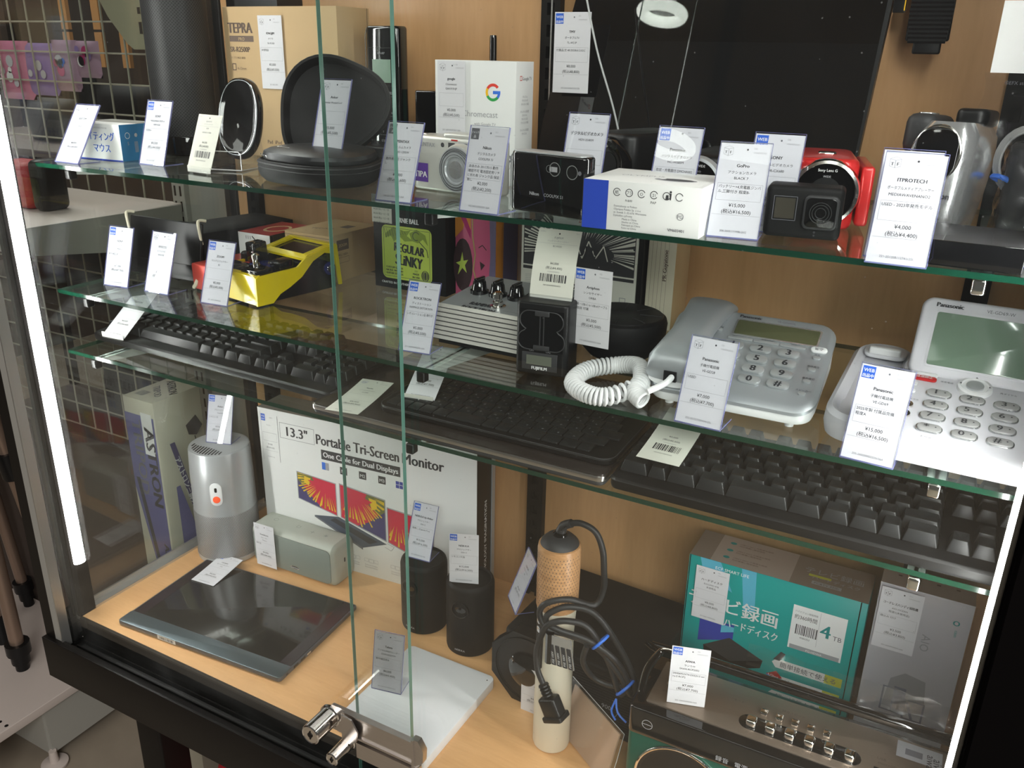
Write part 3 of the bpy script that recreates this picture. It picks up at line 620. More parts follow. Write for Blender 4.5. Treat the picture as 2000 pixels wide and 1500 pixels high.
f.text('Nikon', 27, 17, 4.6, 'ink_light', 'l', bold=.2); f.text('COOLPIX S1', 44, 17, 4.2, 'ink_light', 'l', maxw=26); m.build('lens_window', g, 0)

g, b = carton('recorder_box', 'white carton with deep blue end lying at the front of the top shelf', 'box', (-.3072, .6985, S1), 2, 105, 88, 42, 'white_card')
f = front(b); f.rect(0, 0, 23, 42, 'blue')
for i, s_ in enumerate(('紙', 'プラ', 'O', '21', '', '')):
    x = 31 + i * 11; f.ring(x, 33, 3.4, .6, 'ink', 20 if i != 1 else 0, 330 if i != 1 else 360)
    f.text(s_, x, 31.6, 3.6, 'ink', maxw=4.6)
f.text('外装材', 42, 25.5, 2.2, 'ink'); f.text('PAP', 64, 25.6, 3, 'ink'); f.poly([(74, 30), (77, 30), (76.5, 34), (74.5, 34)], 'ink'); f.disc(78.3, 36.6, 1, 'ink'); f.poly([(77.4, 35.4), (79.2, 35.4), (79, 30), (77.8, 30)], 'ink')
for i, s_ in enumerate(('Dystrybucja w Polsce:', 'Olympus Polska Sp. z o.o.', 'ul. Suwak 3, 02-676 Warszawa', 'Dyktafon cyfrowy')): f.text(s_, 29, 20.5 - 2.7 * i, 2.4, 'ink_grey', 'l')
for i, s_ in enumerate(('Made in China', 'Hecho en China', 'Fabriqué en Chine', 'Feito na China')): f.text(s_, 37, 9.6 - 2.5 * i, 2.3, 'ink_grey', 'l')
f.ring(88, 17, 3, .4, 'ink_grey'); f.text('PG', 88, 15.5, 4, 'ink_grey'); f.text('VM603401', 78, 4, 3.4, 'ink_grey', 'l', bold=.1)
f = right(b, 105); f.text('OLYMPUS', 74, 3, 8.5, 'blue', 'l', bold=.4, rot=90, wide=.8); f.text('DIGITAL VOICE RECORDER', 66, 4, 3.4, 'ink_grey', 'l', rot=90, maxw=36)
for i in range(5): f.text('簡単録音と再生のボイス', 50 - 4 * i, 5, 2.6, 'ink_light', 'l', rot=90)
f = topf(b, 42); f.text('OLYMPUS', 20, 40, 9, 'ink_light', 'l', rot=8); f.disc(72, 34, 19, 'ink_light', ry=9); f.disc(73, 34, 15, 'ink', .2, ry=6); f.disc(60, 36, 3, 'ink_white', .3); f.poly([(100, 88), (105, 88), (105, 0), (101, 0)], 'ink_white')
b.build('carton', g)

g = thing('action_camera', 'small matt black action camera with square lens window', 'action camera', (-.160, .7455, S1), 7)
m = MB().use('black_soft'); m.rbox(0, 62, 0, 30, 1, 44, 5, 4, 5); m.build('body', g)
m = MB().use('dark_grey'); m.tf = Matrix.Translation((45, 0, 24)) @ Matrix.Rotation(R(90), 4, 'X'); m.rbox(-14, 14, -14, 14, -2, 4.2, 5, 1.6, 5); m.use('black_gloss'); m.rbox(-12, 12, -12, 12, 4, 4.7, 4, .3, 5); m.use('dark_grey')
for q in (8.6, 6.6, 4.2): m.tube([(q * math.cos(a * PI / 16), q * math.sin(a * PI / 16), 4.9) for a in range(32)], .3, 5, True)
m.build('lens_cover', g)
m = MB(); f = front(m); mat('lcd_brown', (.05, .045, .035), .2); f.rect(8, 17, 16, 17, 'lcd_brown', .2); f.frame(6.5, 15.5, 19, 20, .4, 'ink_grey', .3); f.disc(42, 7.3, 1, 'ink', .3); f.disc(42, 4.6, .8, 'ink', .3); m.build('front_screen', g, 0)

g = thing('video_camera', 'upright silver camcorder with dark lens window and speaker slots', 'video camera', (-.038, .800, S1), -12, rx=-4)
m = MB().use('silver_bright')
def hring(w, d0, d1, z, r=14): return rr(-w / 2, w / 2, d0, d1, r, 6, z)
m.loft([hring(34, 0, 60, 0, 8), hring(42, -3, 70, 10), hring(46, -5, 85, 40), hring(48, -4, 92, 70), hring(46, 2, 90, 88), hring(34, 10, 84, 98, 10)]); m.build('body', g)
m = MB().use('black_gloss'); m.tf = Matrix.Translation((-2, -5.5, 72)) @ Matrix.Rotation(R(86), 4, 'X'); m.rbox(-17, 17, -21, 21, 0, 3, 13, 1.5, 6); m.use('chrome'); m.tube([(18.5 * math.cos(a * PI / 18), 22 * math.sin(a * PI / 18), 1.5) for a in range(36)], 1.4, 8, True); m.build('lens_window', g)
m = MB(); f = m.face((-22, -6.6, 0), (1, 0, 0), (0, .03, 1)); f.text('Canon', 28, 37, 7, 'ink', 'c', bold=.25, lift=1.5)
for i in range(4): f.line([(14, 20 - 3.4 * i), (24, 19 - 3.4 * i), (33, 21 - 3.4 * i)], .9, 'ink', 1.5)
m.build('speaker_slots', g, 0)
m = MB().use('dark_grey'); m.rbox(-42, -16, 26, 96, 70, 104, 11, 8, 5); m.use('silver_bright'); m.rbox(-36, -22, 40, 60, 103, 105, 5, 1); m.build('grip', g)
m = MB().use('black_plastic'); m.rbox(-6, 20, 40, 88, 96, 110, 9, 4, 5); m.build('viewfinder', g)

g = thing('media_player', 'flat black rectangular media player at the right front of the top shelf', 'media player', (-.045, .704, S1), -1)
m = MB().use('black_gloss'); m.rbox(0, 80, 0, 1.2, 1, 20, 1, .5); m.build('front_panel', g)
m = MB().use('dark_grey'); m.rbox(0, 80, 1.2, 84, 1, 19.6, 3, 1); m.use('black_plastic'); m.box(25, 25.5, 2, 84, 19.5, 19.8); m.box(57, 57.3, 2, 84, 19.5, 19.8); m.build('body', g)

mat('cable_white', (.45, .46, .46), .4)
# large black screen leaning on the back wall
mat('screen_gloss', (.003, .003, .0035), .015, 0, 0, 1.0)
g = thing('portable_television', 'large glossy black screen leaning against the wooden back wall', 'screen', (-.508, .966, S1), 0, rx=0)
tf = Matrix.Rotation(R(-11), 4, 'X')
tf2 = tf @ Matrix.Identity(4)
m = MB().use('black_plastic'); m.tf = tf2
P_ = [(0, 4), (392, 4), (389, 262), (34, 262), (24, 235)]
m.prism([(20, 2), (384, 2), (395, 282), (84, 282), (30, 60)], 3, 16, 'y'); m.build('housing', g)
m = MB().use('screen_gloss'); m.tf = tf2; m.prism([(14, 8), (382, 8), (389, 256), (52, 256), (18, 70)], 2, 3.2, 'y'); m.build('glossy_pane', g)
tag('price tag with blue web square stuck to the left edge of the large black screen', (-.452, .974, S1 + .1), 0, 'web', 'TMY', 'ポータブルTV', 'TL-W21P', '付属品:欠 4K:DORA12:02C', '¥8,000', '(税込¥8,800)', '203-260109062523r25B', 11, 88, 46, 'none', top='07r')
m = MB().use('cable_white'); m.tube([(85, -40, 230), (110, -45, 150), (132, -42, 90), (146, -38, 40)], 1.1, 7, False, 5); m.build('thin_cable', bpy.data.objects['portable_television'])

g = thing('camera_strap', 'black ribbed camera strap with yellow stitching hanging at the top right', 'strap', (-.078, 1.0, 1.52), 0)
m = MB().use('black_plastic')
for i in range(16): m.tube([(-20 + 2 * abs(i - 8) * .2, 0, 60 - i * 4), (20 - 2 * abs(i - 8) * .2, 0, 60 - i * 4)], 2.3, 6)
m.rbox(-20, 20, 0, 5, 0, 120, 3, 2); m.rbox(-12, 14, 0, 5, -12, 10, 4, 2); m.build('webbing', g)
m = MB().use('black_plastic'); m.rbox(-36, -24, 0, 3, 26, 120, 1, 1); m.use('g_yellow'); m.tube([(-25, -.6, 28), (-25.5, -.6, 120)], .6, 5); m.build('stitched_edge', g)

mat('cable_grey', (.35, .35, .35), .5)
g = thing('cable_bag', 'clear bag with white header card holding a coiled grey cable, at the right edge', 'bag', (.008, .860, S1 + .06), 0)
m = MB().use('white_card'); m.box(-22, 60, 0, 1, 75, 130); f = front(m); f.text('©EFX store', 0, 66, 4, 'ink_grey'); m.build('header_card', g)
m = MB().use('film'); N_ = 14; rnd = random.Random(3)
vv = []; ff = []
for i in range(N_ + 1):
    for j in range(N_ + 1): vv.append((-26 + 90 * i / N_ + (3 * math.sin(j) if i == 0 else 0), -8 * math.sin(PI * i / N_) + rnd.uniform(-2.5, 2.5), 75 - 125 * j / N_))
for i in range(N_):
    for j in range(N_): a = i * (N_ + 1) + j; ff.append((a, a + 1, a + N_ + 2, a + N_ + 1))
m.add(vv, ff); m.build('clear_pouch', g, 60)
m = MB().use('cable_grey')
for k in range(5): m.tube([(16 + (17 + k) * math.cos(a * PI / 12), 3 + k * 1.5, 5 + (24 + k) * math.sin(a * PI / 12)) for a in range(24)], 1.3, 7, True)
m.build('coiled_cable', g); m = MB().use('g_blue'); m.tube([(2, -3, -8), (-4, 4, -9), (4, 8, -13), (10, 0, -12)], 2.2, 7, True, 4); m.build('blue_tie', g)
g = thing('wrapped_lens', 'bubble-wrapped dark cylinder behind the right end of the top shelf', 'lens', (.040, .870, S1), 0)
m = MB().use('dark_grey'); m.lathe([(27, 0), (27, 76), (24, 80), (21, 80), (20, 60)], 36, cap1=False); m.build('barrel', g)
m = MB().use('film'); rings = []
for j in range(16): rings.append([((29.5 + .8 * ((i * 5 + j * 3) % 4) + j * -.1) * math.cos(2 * PI * i / 40), (29.5 + .8 * ((i * 5 + j * 3) % 4)) * math.sin(2 * PI * i / 40), 3 + j * 5.4) for i in range(40)])
m.loft(rings, False, False); m.build('bubble_wrap', g, 20)
tag('partly visible barcoded price tag at the right edge of the top shelf', (.058, .735, S1), 0, 'old', 'SONY', 'レンズ', 'SEL', '', '¥9,000', '(税込¥9,900)', '166-2601', 20, 70, 44, 'L')

# ================================================================== middle shelf
def plate(m, x0, x1, y0, y1, zs, r, seg=7):
    """zs: list of (inset, front z, back z)"""
    m.loft([[(x, y, a + (b_ - a) * (y - y0) / (y1 - y0)) for x, y, _ in rr(x0 + i, x1 - i, y0 + i, y1 - i, max(r - i, 1.5), seg, 0)] for i, a, b_ in zs])
g = thing('folding_stand', 'dark flat folding stand with cream hooks at the left of the middle shelf', 'stand', (-.985, .800, S2), 2)
mat('cream', (.70, .64, .50), .5)
m = MB().use('black_plastic'); tf = Matrix.Rotation(R(-10), 4, 'X'); m.tf = tf; m.rbox(-68, 68, 0, 5, 8, 88, 4, 2); m.rbox(-62, 62, -1, 0, 14, 30, 1, .3); m.build('panel', g)
m = MB().use('cream'); m.tf = tf
for x in (-70, 66): m.tube([(x, 4, 60), (x, -4, 86), (x, -2, 92), (x + 4, 6, 92)], 2, 8, False, 4); m.build('hook', g); m = MB().use('cream'); m.tf = tf
m.tube([(62, 0, 4), (66, -8, 3), (72, -12, 6), (76, -12, 14)], 3, 8, False, 4); m.build('hook', g)
g, b = carton('black_box', 'long flat matt black box lying deep at the left of the middle shelf', 'box', (-1.068, .835, S2), -10, 92, 205, 60, 'black_soft'); b.build('body', g)
m = MB().use('cream'); m.box(1, 60, -.8, -.1, 57, 59); m.build('label_edge', g)
g, b = carton('pedal_box', 'box with dark red top and white front printed 83, left part of the middle shelf', 'box', (-.942, .905, S2), 0, 61, 92, 60, 'black_gloss')
f = front(b); f.rect(0, 0, 61, 60, 'white_card', .05); f.text('83', 20, 32, 18, 'ink', bold=.3, wide=.9, lift=.2)
for i in range(3): f.rect(15 + 4 * i, 51, .8, 5, 'ink', .2)
f.line([(27, 56), (36, 48), (38, 42)], 1.8, 'ink', .2); f.line([(38, 42), (36, 30), (39, 24)], 1, 'kraft_print', .2)
mat('red_print', (.33, .02, .02), .4); f = topf(b, 60); f.rect(0, 0, 61, 92, 'red_print'); f.disc(34, 46, 18, 'kraft', .2, ry=24); f.disc(34, 46, 14, 'red_print', .25, ry=19); b.build('carton', g)
g, b = carton('pedal_box', 'brown kraft box with small dark maker labels behind the yellow pedal', 'box', (-.866, .920, S2), 0, 82, 112, 67)
f = front(b); f.rect(5, 48, 18, 13, 'kraft_print'); f.text('ZOOM', 14, 52, 5, 'kraft', bold=.2); f.text('MG-1000+', 14, 42, 4.6, 'kraft_print'); f.text('SERIAL No.', 52, 44, 4, 'kraft_print'); f.rect(34, 16, 40, 23, 'paper_warm'); f.text('EFX 2001', 53, 33, 4, 'ink_grey'); f.rect(0, 63, 82, .6, 'kraft_print')
f = right(b, 82); f.rect(14, 44, 26, 15, 'kraft_print'); f.text('ZOOM', 27, 49, 6, 'kraft', bold=.2); f.text('MG-1000+', 27, 36, 5, 'kraft_print'); f.frame(15, 26, 25, 8, .4, 'kraft_print')
f = topf(b, 67); f.rect(48, 62, 16, 20, 'kraft_print'); f.text('PEDALS', 36, 40, 10, 'kraft_print', rot=20); b.build('carton', g)

# red and yellow effect pedals
g = thing('effect_pedal', 'small red metal effect pedal left of the yellow one', 'effect pedal', (-.919, .793, S2), -7)
mat('pedal_red', (.62, .07, .05), .35, .3, .3)
m = MB().use('pedal_red'); m.rbox(0, 58, 0, 100, 3, 38, 3, 2); m.use('black_plastic'); m.box(3, 55, 3, 97, 0, 3); m.build('housing', g)
m = MB().use('chrome'); m.lathe([(9, 38), (9, 40), (5.5, 41), (5, 47), (6.5, 48), (6.5, 54), (4, 56)], 24, (22, 22, 0)); m.build('foot_switch', g)
m = MB().use('black_plastic'); m.lathe([(9, 38), (9, 48), (7, 50)], 24, (44, 60, 0)); m.build('knob', g)
g = thing('effect_pedal', 'bright yellow multi effect pedal with black side panel and raised window frame', 'effect pedal', (-.8448, .7845, S2), -9.9)
mat('pedal_yellow', (.78, .60, .0), .28, .1, .4); mat('pedal_blue', (.01, .015, .10), .15, 0, .6)
m = MB().use('pedal_yellow'); side = [(0, 2), (0, 38), (4, 40), (66, 42), (80, 52), (130, 63), (134, 62), (140, 6), (135, 6), (129, 50), (112, 54), (92, 46), (72, 28), (52, 18), (36, 12), (24, 2)]
m.prism(side, 60, 63, 'x'); m.prism(side, -32, -29, 'x'); m.box(-29, 60, 0, 2.5, 3, 38.5); m.prism([(78, 51), (86, 55), (86, 52), (78, 48)], -30, 61, 'x'); m.prism([(126, 63), (134, 63), (134, 60), (126, 60)], -30, 61, 'x')
m.prism([(84, 54.5), (130, 63), (130, 60), (84, 51.5)], -30, -20, 'x'); m.prism([(84, 54.5), (130, 63), (130, 60), (84, 51.5)], 50, 61, 'x'); m.prism([(0, 38), (0, 40), (8, 41), (8, 38)], -30, 61, 'x'); m.build('housing', g, 0)
m = MB().use('black_gloss'); m.box(-28, 59, 6, 132, 3, 34); m.prism([(74, 34), (90, 46), (126, 52), (130, 34)], -26, 58, 'x'); m.use('pedal_blue'); m.rbox(2, 38, 30, 60, 34, 44, 5, 2); m.build('inner_panel', g)
m = MB().use('black_gloss'); m.tf = Matrix.Rotation(R(4), 4, 'X'); m.rbox(24, 58, 8, 34, 34, 45, 2, 1.4); m.rbox(36, 58, 44, 68, 34, 48, 3, 2); m.rbox(-24, -4, 52, 74, 34, 62, 3, 2); m.rbox(-26, 10, 10, 36, 34, 42, 3, 2); m.build('foot_button', g)
m = MB().use('chrome'); m.lathe([(6, 40), (6, 44), (4.4, 45), (4.4, 51), (5.4, 52), (5.4, 57), (3, 59)], 24, (18, 34, 0)); m.build('foot_switch', g)
m = MB(); m.tf = Matrix.Translation((63, 118, 32)) @ Matrix.Rotation(R(90), 4, 'Y'); m.use('pedal_blue'); m.lathe([(9, 0), (9, 2), (7, 2.5)], 24); m.use('chrome'); m.lathe([(5.5, 2), (5.5, 5), (3, 5), (3, 3)], 20); m.build('jack_socket', g)
m = MB().use('black_gloss'); m.prism([(88, 50), (126, 57), (126, 59), (88, 52)], -18, 50, 'x'); m.build('display_window', g)

# strings box
g, b = carton('string_box', 'black box of guitar strings with lime green label and swirly lettering', 'box', (-.730, .949, S2), 0, 118, 44, 119, 'black_soft')
mat('lime', (.50, .62, .09), .4); mat('lime_dark', (.22, .30, .03), .5)
f = front(b); A = rr(14, 96, 14, 88, 8, 6, 0); f.poly([(x, y) for x, y, z in A], 'lime', .1); f.frame(17, 17, 76, 68, .5, 'ink', .2)
f.text('ERNIE BALL', 58, 93, 9.5, 'ink_white', bold=.35, wide=.72, maxw=74)
f.poly([(20, 76), (34, 86), (52, 82), (62, 84), (56, 76), (66, 70), (52, 68), (44, 74), (34, 66), (30, 74), (20, 70)], 'lime_dark', .18)
for i in range(9): f.line([(18 + 4.2 * i, 84 - (i % 3)), (22 + 4 * i, 70 + i)], .5, 'ink', .22)
f.poly([(60, 80), (72, 86), (86, 80), (90, 66), (82, 74), (74, 68), (64, 70)], 'lime_dark', .18); f.ring(71, 77, 6, 1, 'ink', 30, 300, .22); f.line([(76, 70), (88, 60), (90, 50)], 1.1, 'ink', .22)
f.text('REGULAR', 59, 52, 17, 'ink', bold=.8, wide=.68, lift=.25, maxw=66, rot=-4); f.text('SLiNKY', 58, 34, 21, 'ink', bold=.9, wide=.66, lift=.25, maxw=66, rot=-4)
for i, s_ in enumerate(('CUSTOM GAUGE', 'NICKEL WOUND', 'GUITAR STRINGS')): f.text(s_, 20, 28.6 - 4.2 * i, 3.7, 'ink', 'l', bold=.2, lift=.25)
f.text('2221', 70, 28, 3, 'ink', lift=.25); f.text('MADE', 70, 23.5, 3.8, 'ink', bold=.2, lift=.25); f.text('IN USA', 70, 19, 3.8, 'ink', bold=.2, lift=.25); f.disc(85, 24, 6.4, 'ink', .22, ry=7.5); f.ring(85, 24, 2.2, .6, 'lime', lift=.3, ry=6.6); f.ring(85, 24, 4.6, .6, 'lime', lift=.3, ry=6.8)
f.text('CRAFTED IN SOUTHERN CALIFORNIA', 12, 6.5, 4.4, 'ink_white', 'l', bold=.15, maxw=88)
b.build('carton', g)
m = MB().use('paper_warm'); m.box(-1, 32, -.8, -.3, 90, 128); f = m.face((0, -.9, 0), (1, 0, 0), (0, 0, 1))
for i in range(6): f.text('¥4,000 税込 ヘビー弦', 15, 119 - 6 * i, 3.4, 'ink', maxw=26)
m.build('sticker', g, 0)
mat('pink', (.62, .10, .22), .45); mat('orange', (.75, .28, .03), .45); mat('gold', (.55, .42, .18), .4, .4); mat('maroon', (.035, .01, .015), .5)
g, b = carton('patterned_box', 'pink and orange psychedelic box with a yellow star right of the string box', 'box', (-.605, .962, S2), 0, 62, 60, 122, 'pink')
f = front(b); f.poly([(0, 118), (6, 118), (24, 86), (24, 118)], 'orange'); f.poly([(0, 118), (0, 80), (12, 92), (20, 118)], 'orange', .14); f.poly([(3, 118), (24, 80), (24, 92), (12, 118)], 'magenta', .18)
f.disc(12, 44, 15, 'maroon', .16, ry=36); f.poly([(11, 62), (13, 50), (20, 52), (15, 44), (18, 34), (11, 40), (4, 30), (7, 43), (1, 46), (8, 49)], 'lime', .2)
f.line([(26, 118), (27, 84), (31, 60), (28, 40), (34, 22), (28, 8), (22, 0)], 2, 'gold', .2); f.line([(36, 70), (42, 74), (48, 68)], 1.2, 'maroon', .2); f.poly([(38, 52), (46, 48), (40, 40)], 'maroon', .2)
mat('slate', (.16, .13, .24), .5); f.poly([(52, 118), (62, 118), (62, 0), (50, 0), (54, 60)], 'slate', .16)
f = right(b, 62); f.rect(0, 0, 20, 118, 'orange'); f.rect(20, 0, 40, 118, 'slate')
b.build('carton', g)

# distortion pedal, silver
g = thing('effect_pedal', 'wide silver distortion pedal with four black knobs and fluted front', 'effect pedal', (-.5225, .778, S2), -1)
mat('alu_brushed', (.72, .70, .65), .42, .35, stretch=(1, 30, 30), var=.06, vs_=50); mat('pedal_grey', (.36, .38, .39), .42, .3)
m = MB().use('alu_brushed'); prof = [(0, 6)]
for i in range(7): z = 6 + i * 5; prof += [(-.3 + i * 1.1, z), (.2 + i * 1.1, z + 4.1), (1.4 + i * 1.1, z + 4.4), (1.4 + i * 1.1, z + 4.9)]
prof += [(9, 42), (12, 44), (12, 6)]
m.prism(prof, 0, 146, 'x'); m.use('dark_grey')
for i in range(7): m.box(.2, 145.8, 1.1 * i - .1, 1.1 * i + 2, 10.2 + 5 * i, 10.8 + 5 * i)  # dark strips laid along the flutes, shade of the grooves put in as colour
m.build('fluted_front', g)
m = MB().use('pedal_grey'); plate(m, 0, 146, 11, 124, [(2, 6, 6), (0, 8, 8), (0, 40, 50), (2, 42, 52)], 4, 3); m.use('black_plastic'); m.box(8, 138, 4, 112, 0, 6); m.build('housing', g)
for x in (24, 49, 74, 99):
    m = MB().use('black_gloss'); m.lathe([(11, 44), (11, 50), (9, 51), (7.6, 60), (6, 62)], 28, (x, 66, 0)); m.rbox(x - 2, x + 2, 56, 76, 58, 65, 1, 1); m.build('knob', g)
m = MB().use('chrome'); m.lathe([(9, 40), (9, 45.5), (6, 46), (6, 50), (4.5, 50.5), (4.5, 53), (6, 54), (6, 59), (4, 61)], 28, (68, 34, 0)); m.build('foot_switch', g)
m = MB(); f = m.face((0, 11, 42.4), (1, 0, 0), (0, 113, 10)); f.text('RAMPAGE', 52, 15, 12, 'ink', bold=.6, wide=.66); f.line([(30, 12), (40, 12)], .3, 'ink'); f.line([(80, 13), (104, 12)], .3, 'ink'); f.text('ROCKTRON', 52, 3, 9.5, 'ink', bold=.45, wide=.8); m.build('top_print', g, 0)

# battery charger
g = thing('battery_charger', 'black upright dual battery charger with small grey screen', 'charger', (-.3929, .739, S2), 8)
m = MB().use('black_plastic'); m.rbox(0, 56, 0, 40, 1, 77, 6, 2.5, 5); m.build('body', g)
m = MB().use('black_gloss'); m.box(5, 51, -.4, 0, 27, 70)
m.tf = None; m.use('dark_grey'); m.box(26, 27, -1.2, -.3, 32, 66); m.box(30, 31, -1.2, -.3, 32, 66); m.rbox(21, 36, -2, 0, 64, 69, .5, .5); m.rbox(20, 37, -2, 0, 28, 33, .5, .5); m.build('battery_bay', g)
m = MB().use('dark_grey'); c_ = []
for cx, cz, a0, a1 in ((15, 59, 90, 250), (13, 38, 110, 270), (43, 38, -90, 70), (41, 59, -70, 90)): c_ += [(x, -1, z) for x, z in arc(cx, cz, 10, a0, a1, 10)]
m.tube(c_, .6, 6, True); m.rbox(8, 46, -1, 0, 6, 25, 3, .4); m.build('bay_rim', g)
m = MB(); f = front(m); mat('lcd_grey', (.13, .14, .11), .3); f.rect(13, 12, 27, 10, 'lcd_grey', 1.2); f.text('FUJIFILM', 27, 7, 4.6, 'ink_white', bold=.2, lift=1.2, maxw=26); f.text('CH1', 18, 26, 2.6, 'ink_light', lift=.5); f.text('CH2', 36, 26, 2.6, 'ink_light', lift=.5); m.build('screen', g, 0)
tag('curled barcoded price tag standing on top of the black battery charger', (-.3655, .7615, S2 + .0765), 6, 'old', 'FUJIFILM', 'バッテリーチャージャー', 'BC-W235', '', '¥4,000', '(税込¥4,400)', '168-260604009264031', 8, 66, 46, 'clip', warm=True, curl=14, top='SIDEBAG')

g, b = carton('pedal_box', 'cream box printed with black comic-style burst artwork behind the battery charger', 'box', (-.502, .956, S2), 0, 156, 62, 132, 'paper_warm')
f = front(b); f.rect(0, 0, 156, 132, 'paper_warm', .04); cx, cy = 82, 84; rnd = random.Random(5)
f.rect(3, 60, 150, 70, 'ink', .08)
for i in range(46):
    a = R(-14 + 208 * i / 46 + rnd.uniform(-1, 1)); r0 = rnd.uniform(26, 40); r1 = rnd.uniform(70, 90); da = rnd.uniform(.008, .028)
    q = [(cx + r0 * math.cos(a), cy + r0 * .5 * math.sin(a))] + [(min(152, max(4, cx + r1 * math.cos(a + s_))), min(129, max(61, cy + r1 * .62 * math.sin(a + s_)))) for s_ in (-da, da)]
    f.poly(q, 'paper_warm', .12)
f.poly([(x, y) for x, y in arc(cx, 84, 44, 0, 350, 30, 14)], 'ink', .16); f.line([(48, 74), (56, 96), (66, 78), (74, 98), (84, 76), (92, 98), (102, 78), (112, 94), (118, 76)], 1.4, 'paper_warm', .2)
f.text('POP!', 82, 78, 20, 'ink', bold=.6, lift=.24); f.rect(3, 54, 150, 4, 'ink', .1); f.text('distortion', 78, 36, 15, 'ink', bold=.5); f.text('KT-MKII', 96, 6, 24, 'ink', bold=.9, maxw=96); f.frame(136, 26, 8, 8, .8, 'ink_light')
for i in range(6): f.line([(6, 46 - i * 2.3), (40 + i * 4, 50 - i * 3)], .4, 'ink_light')
f.rect(48, 116, 52, 26, 'white_card', .3) if False else None
b.build('carton', g)
m = MB().use('white_card'); m.box(44, 88, -1.6, -1, 116, 140); m.box(90, 120, -1.6, -1, 116, 140); f = m.face((0, -1.8, 0), (1, 0, 0), (0, 0, 1)); f.text('000506', 70, 122, 5, 'ink'); f.text('22', 82, 120, 8, 'red', rot=10); m.build('sticker', g, 0)
m = MB().use('black_plastic'); m.box(157, 163, 0, 60, 0, 134); m.build('dark_spine', g); m = MB().use('acrylic'); m.box(-4, -2.5, -2, 60, 0, 134); m.build('plastic_sleeve', g)
g, b = carton('narrow_carton', 'narrow worn cream carton standing right of the comic-art box', 'box', (-.336, .965, S2), 0, 34, 55, 128)
f = front(b); f.rect(0, 0, 34, 128, 'cream'); f.text('PR-Guyatone', 24, 60, 7, 'kraft_print', 'l', rot=90, bold=.3)
for i in range(5): f.line([(4 + 5 * i, 4), (5 + 5 * i, 120)], .3, 'kraft_print')
b.build('carton', g)

# round black instrument
g = thing('hand_instrument', 'black half-dome electronic hand instrument with flat round top', 'instrument', (-.318, .842, S2), 0)
m = MB().use('black_soft'); m.lathe([(14, 0), (22, 1), (34, 6), (43, 16), (48.5, 30), (49.5, 42), (48, 47), (45, 49)], 56); m.build('dome_body', g)
m = MB().use('black_plastic'); m.lathe([(45, 49), (44, 50.2), (14, 50.2), (13.4, 50)], 56)
m.use('dark_grey')
for k in range(8): a = k * PI / 4 + .2; m.tube([(20 * math.cos(a), 20 * math.sin(a), 50.4), (42 * math.cos(a), 42 * math.sin(a), 50.4)], .35, 5)
m.build('touch_top', g)
tag('price tag with blue web square leaning on the black half-dome instrument', (-.3245, .7735, S2 + .031), -2, 'web', 'Artiphon', 'シンセサイザー', 'ORBA', '箱・USB-C to USB-Aケーブル|取説 付属', '¥5,000', '(税込¥5,500)', '119-260526052253-26A', 12, 80, 41, 'none', top='02r')

# silver desk telephone
g = thing('desk_telephone', 'silver desk telephone with corded handset, large number keys and dark screen', 'telephone', (-.247, .731, S2), 1)
W_, D_ = 152, 106
mat('phone_silver', (.40, .425, .445), .36, .5)
m = MB().use('white_plastic'); plate(m, 0, W_, 0, D_, [(8, 4, 20), (2, 6, 24), (0, 10, 40), (0, 15, 68)], 18)
for x, y in ((20, 14), (W_ - 20, 14)): m.lathe([(4, 0), (4.5, 8)], 12, (x, y, 0))
m.box(30, 120, 76, 98, 0, 24); m.build('lower_shell', g)
SL = math.atan(52 / D_)
m = MB().use('phone_silver'); plate(m, -1, W_ + 1, -1, D_ + 1, [(0, 15, 68), (0, 18, 71), (3, 20.5, 73), (6, 21, 73.4)], 19); m.build('upper_shell', g)
tfp = Matrix.Translation((0, 0, 21.2)) @ Matrix.Rotation(SL, 4, 'X')
m = MB().use('silver_bright'); m.tf = tfp; m.rbox(58, 140, 82, 106, 0, 1, 3, .4); m.use('lcd_dark'); m.rbox(60, 138, 84, 104, .8, 1.3, 2, .2); m.build('screen', g)
mat('key_silver', (.50, .52, .53), .3, .5)
NUM = '123456789*0#'
for i in range(12):
    c_, r_ = i % 3, i // 3; x = 54 + 26 * c_ ; y = 62.5 - 14 * r_
    m = MB().use('key_silver'); m.tf = tfp; m.rbox(x, x + 20.5, y, y + 10, 0, 3.0, 4.6, 1.2, 5); f = m.face((x, y, 3.05), (1, 0, 0), (0, 1, 0)); f.text(NUM[i], 10.2, 1.6, 10, 'ink', bold=.45, wide=1.1); m.build('number_key', g)
m = MB().use('key_silver'); m.tf = tfp
for x, y in ((42, 68), (42, 84), (138, 66), (137, 50), (136, 34), (135, 18)): m.rbox(x, x + 7, y, y + 4, 0, 2, 2, .6)
for k in range(3): m.rbox(56 + 25 * k, 80 + 25 * k, 76.5, 80, 0, 1.6, 1.5, .5)
m.use('white_plastic'); m.rbox(134, 149, 75, 82, 0, 2.4, 3.4, .8); m.build('function_keys', g)
m = MB(); m.tf = tfp; f = m.face((0, 0, .3), (1, 0, 0), (0, 1, 0)); f.text('Panasonic', 60, 109, 5.4, 'ink', 'l', bold=.35); f.text('VE-GD28DL', 96, 109, 3.4, 'ink_grey', 'l')
for s_, x, y in (('録音スタート', 68, 81), ('保留/内線', 93, 81), ('通話', 118, 81), ('消去', 141, 71.5), ('用件再生', 141, 55.5), ('音声確認', 140, 39.5), ('スピーカー', 139, 23.5), ('保留', 46, 89)): f.text(s_, x, y, 2.8, 'ink', maxw=20)
f.text('留守', 141.5, 77, 4, 'ink_grey', lift=2.6); m.build('top_print', g, 0)
m = MB().use('phone_silver')
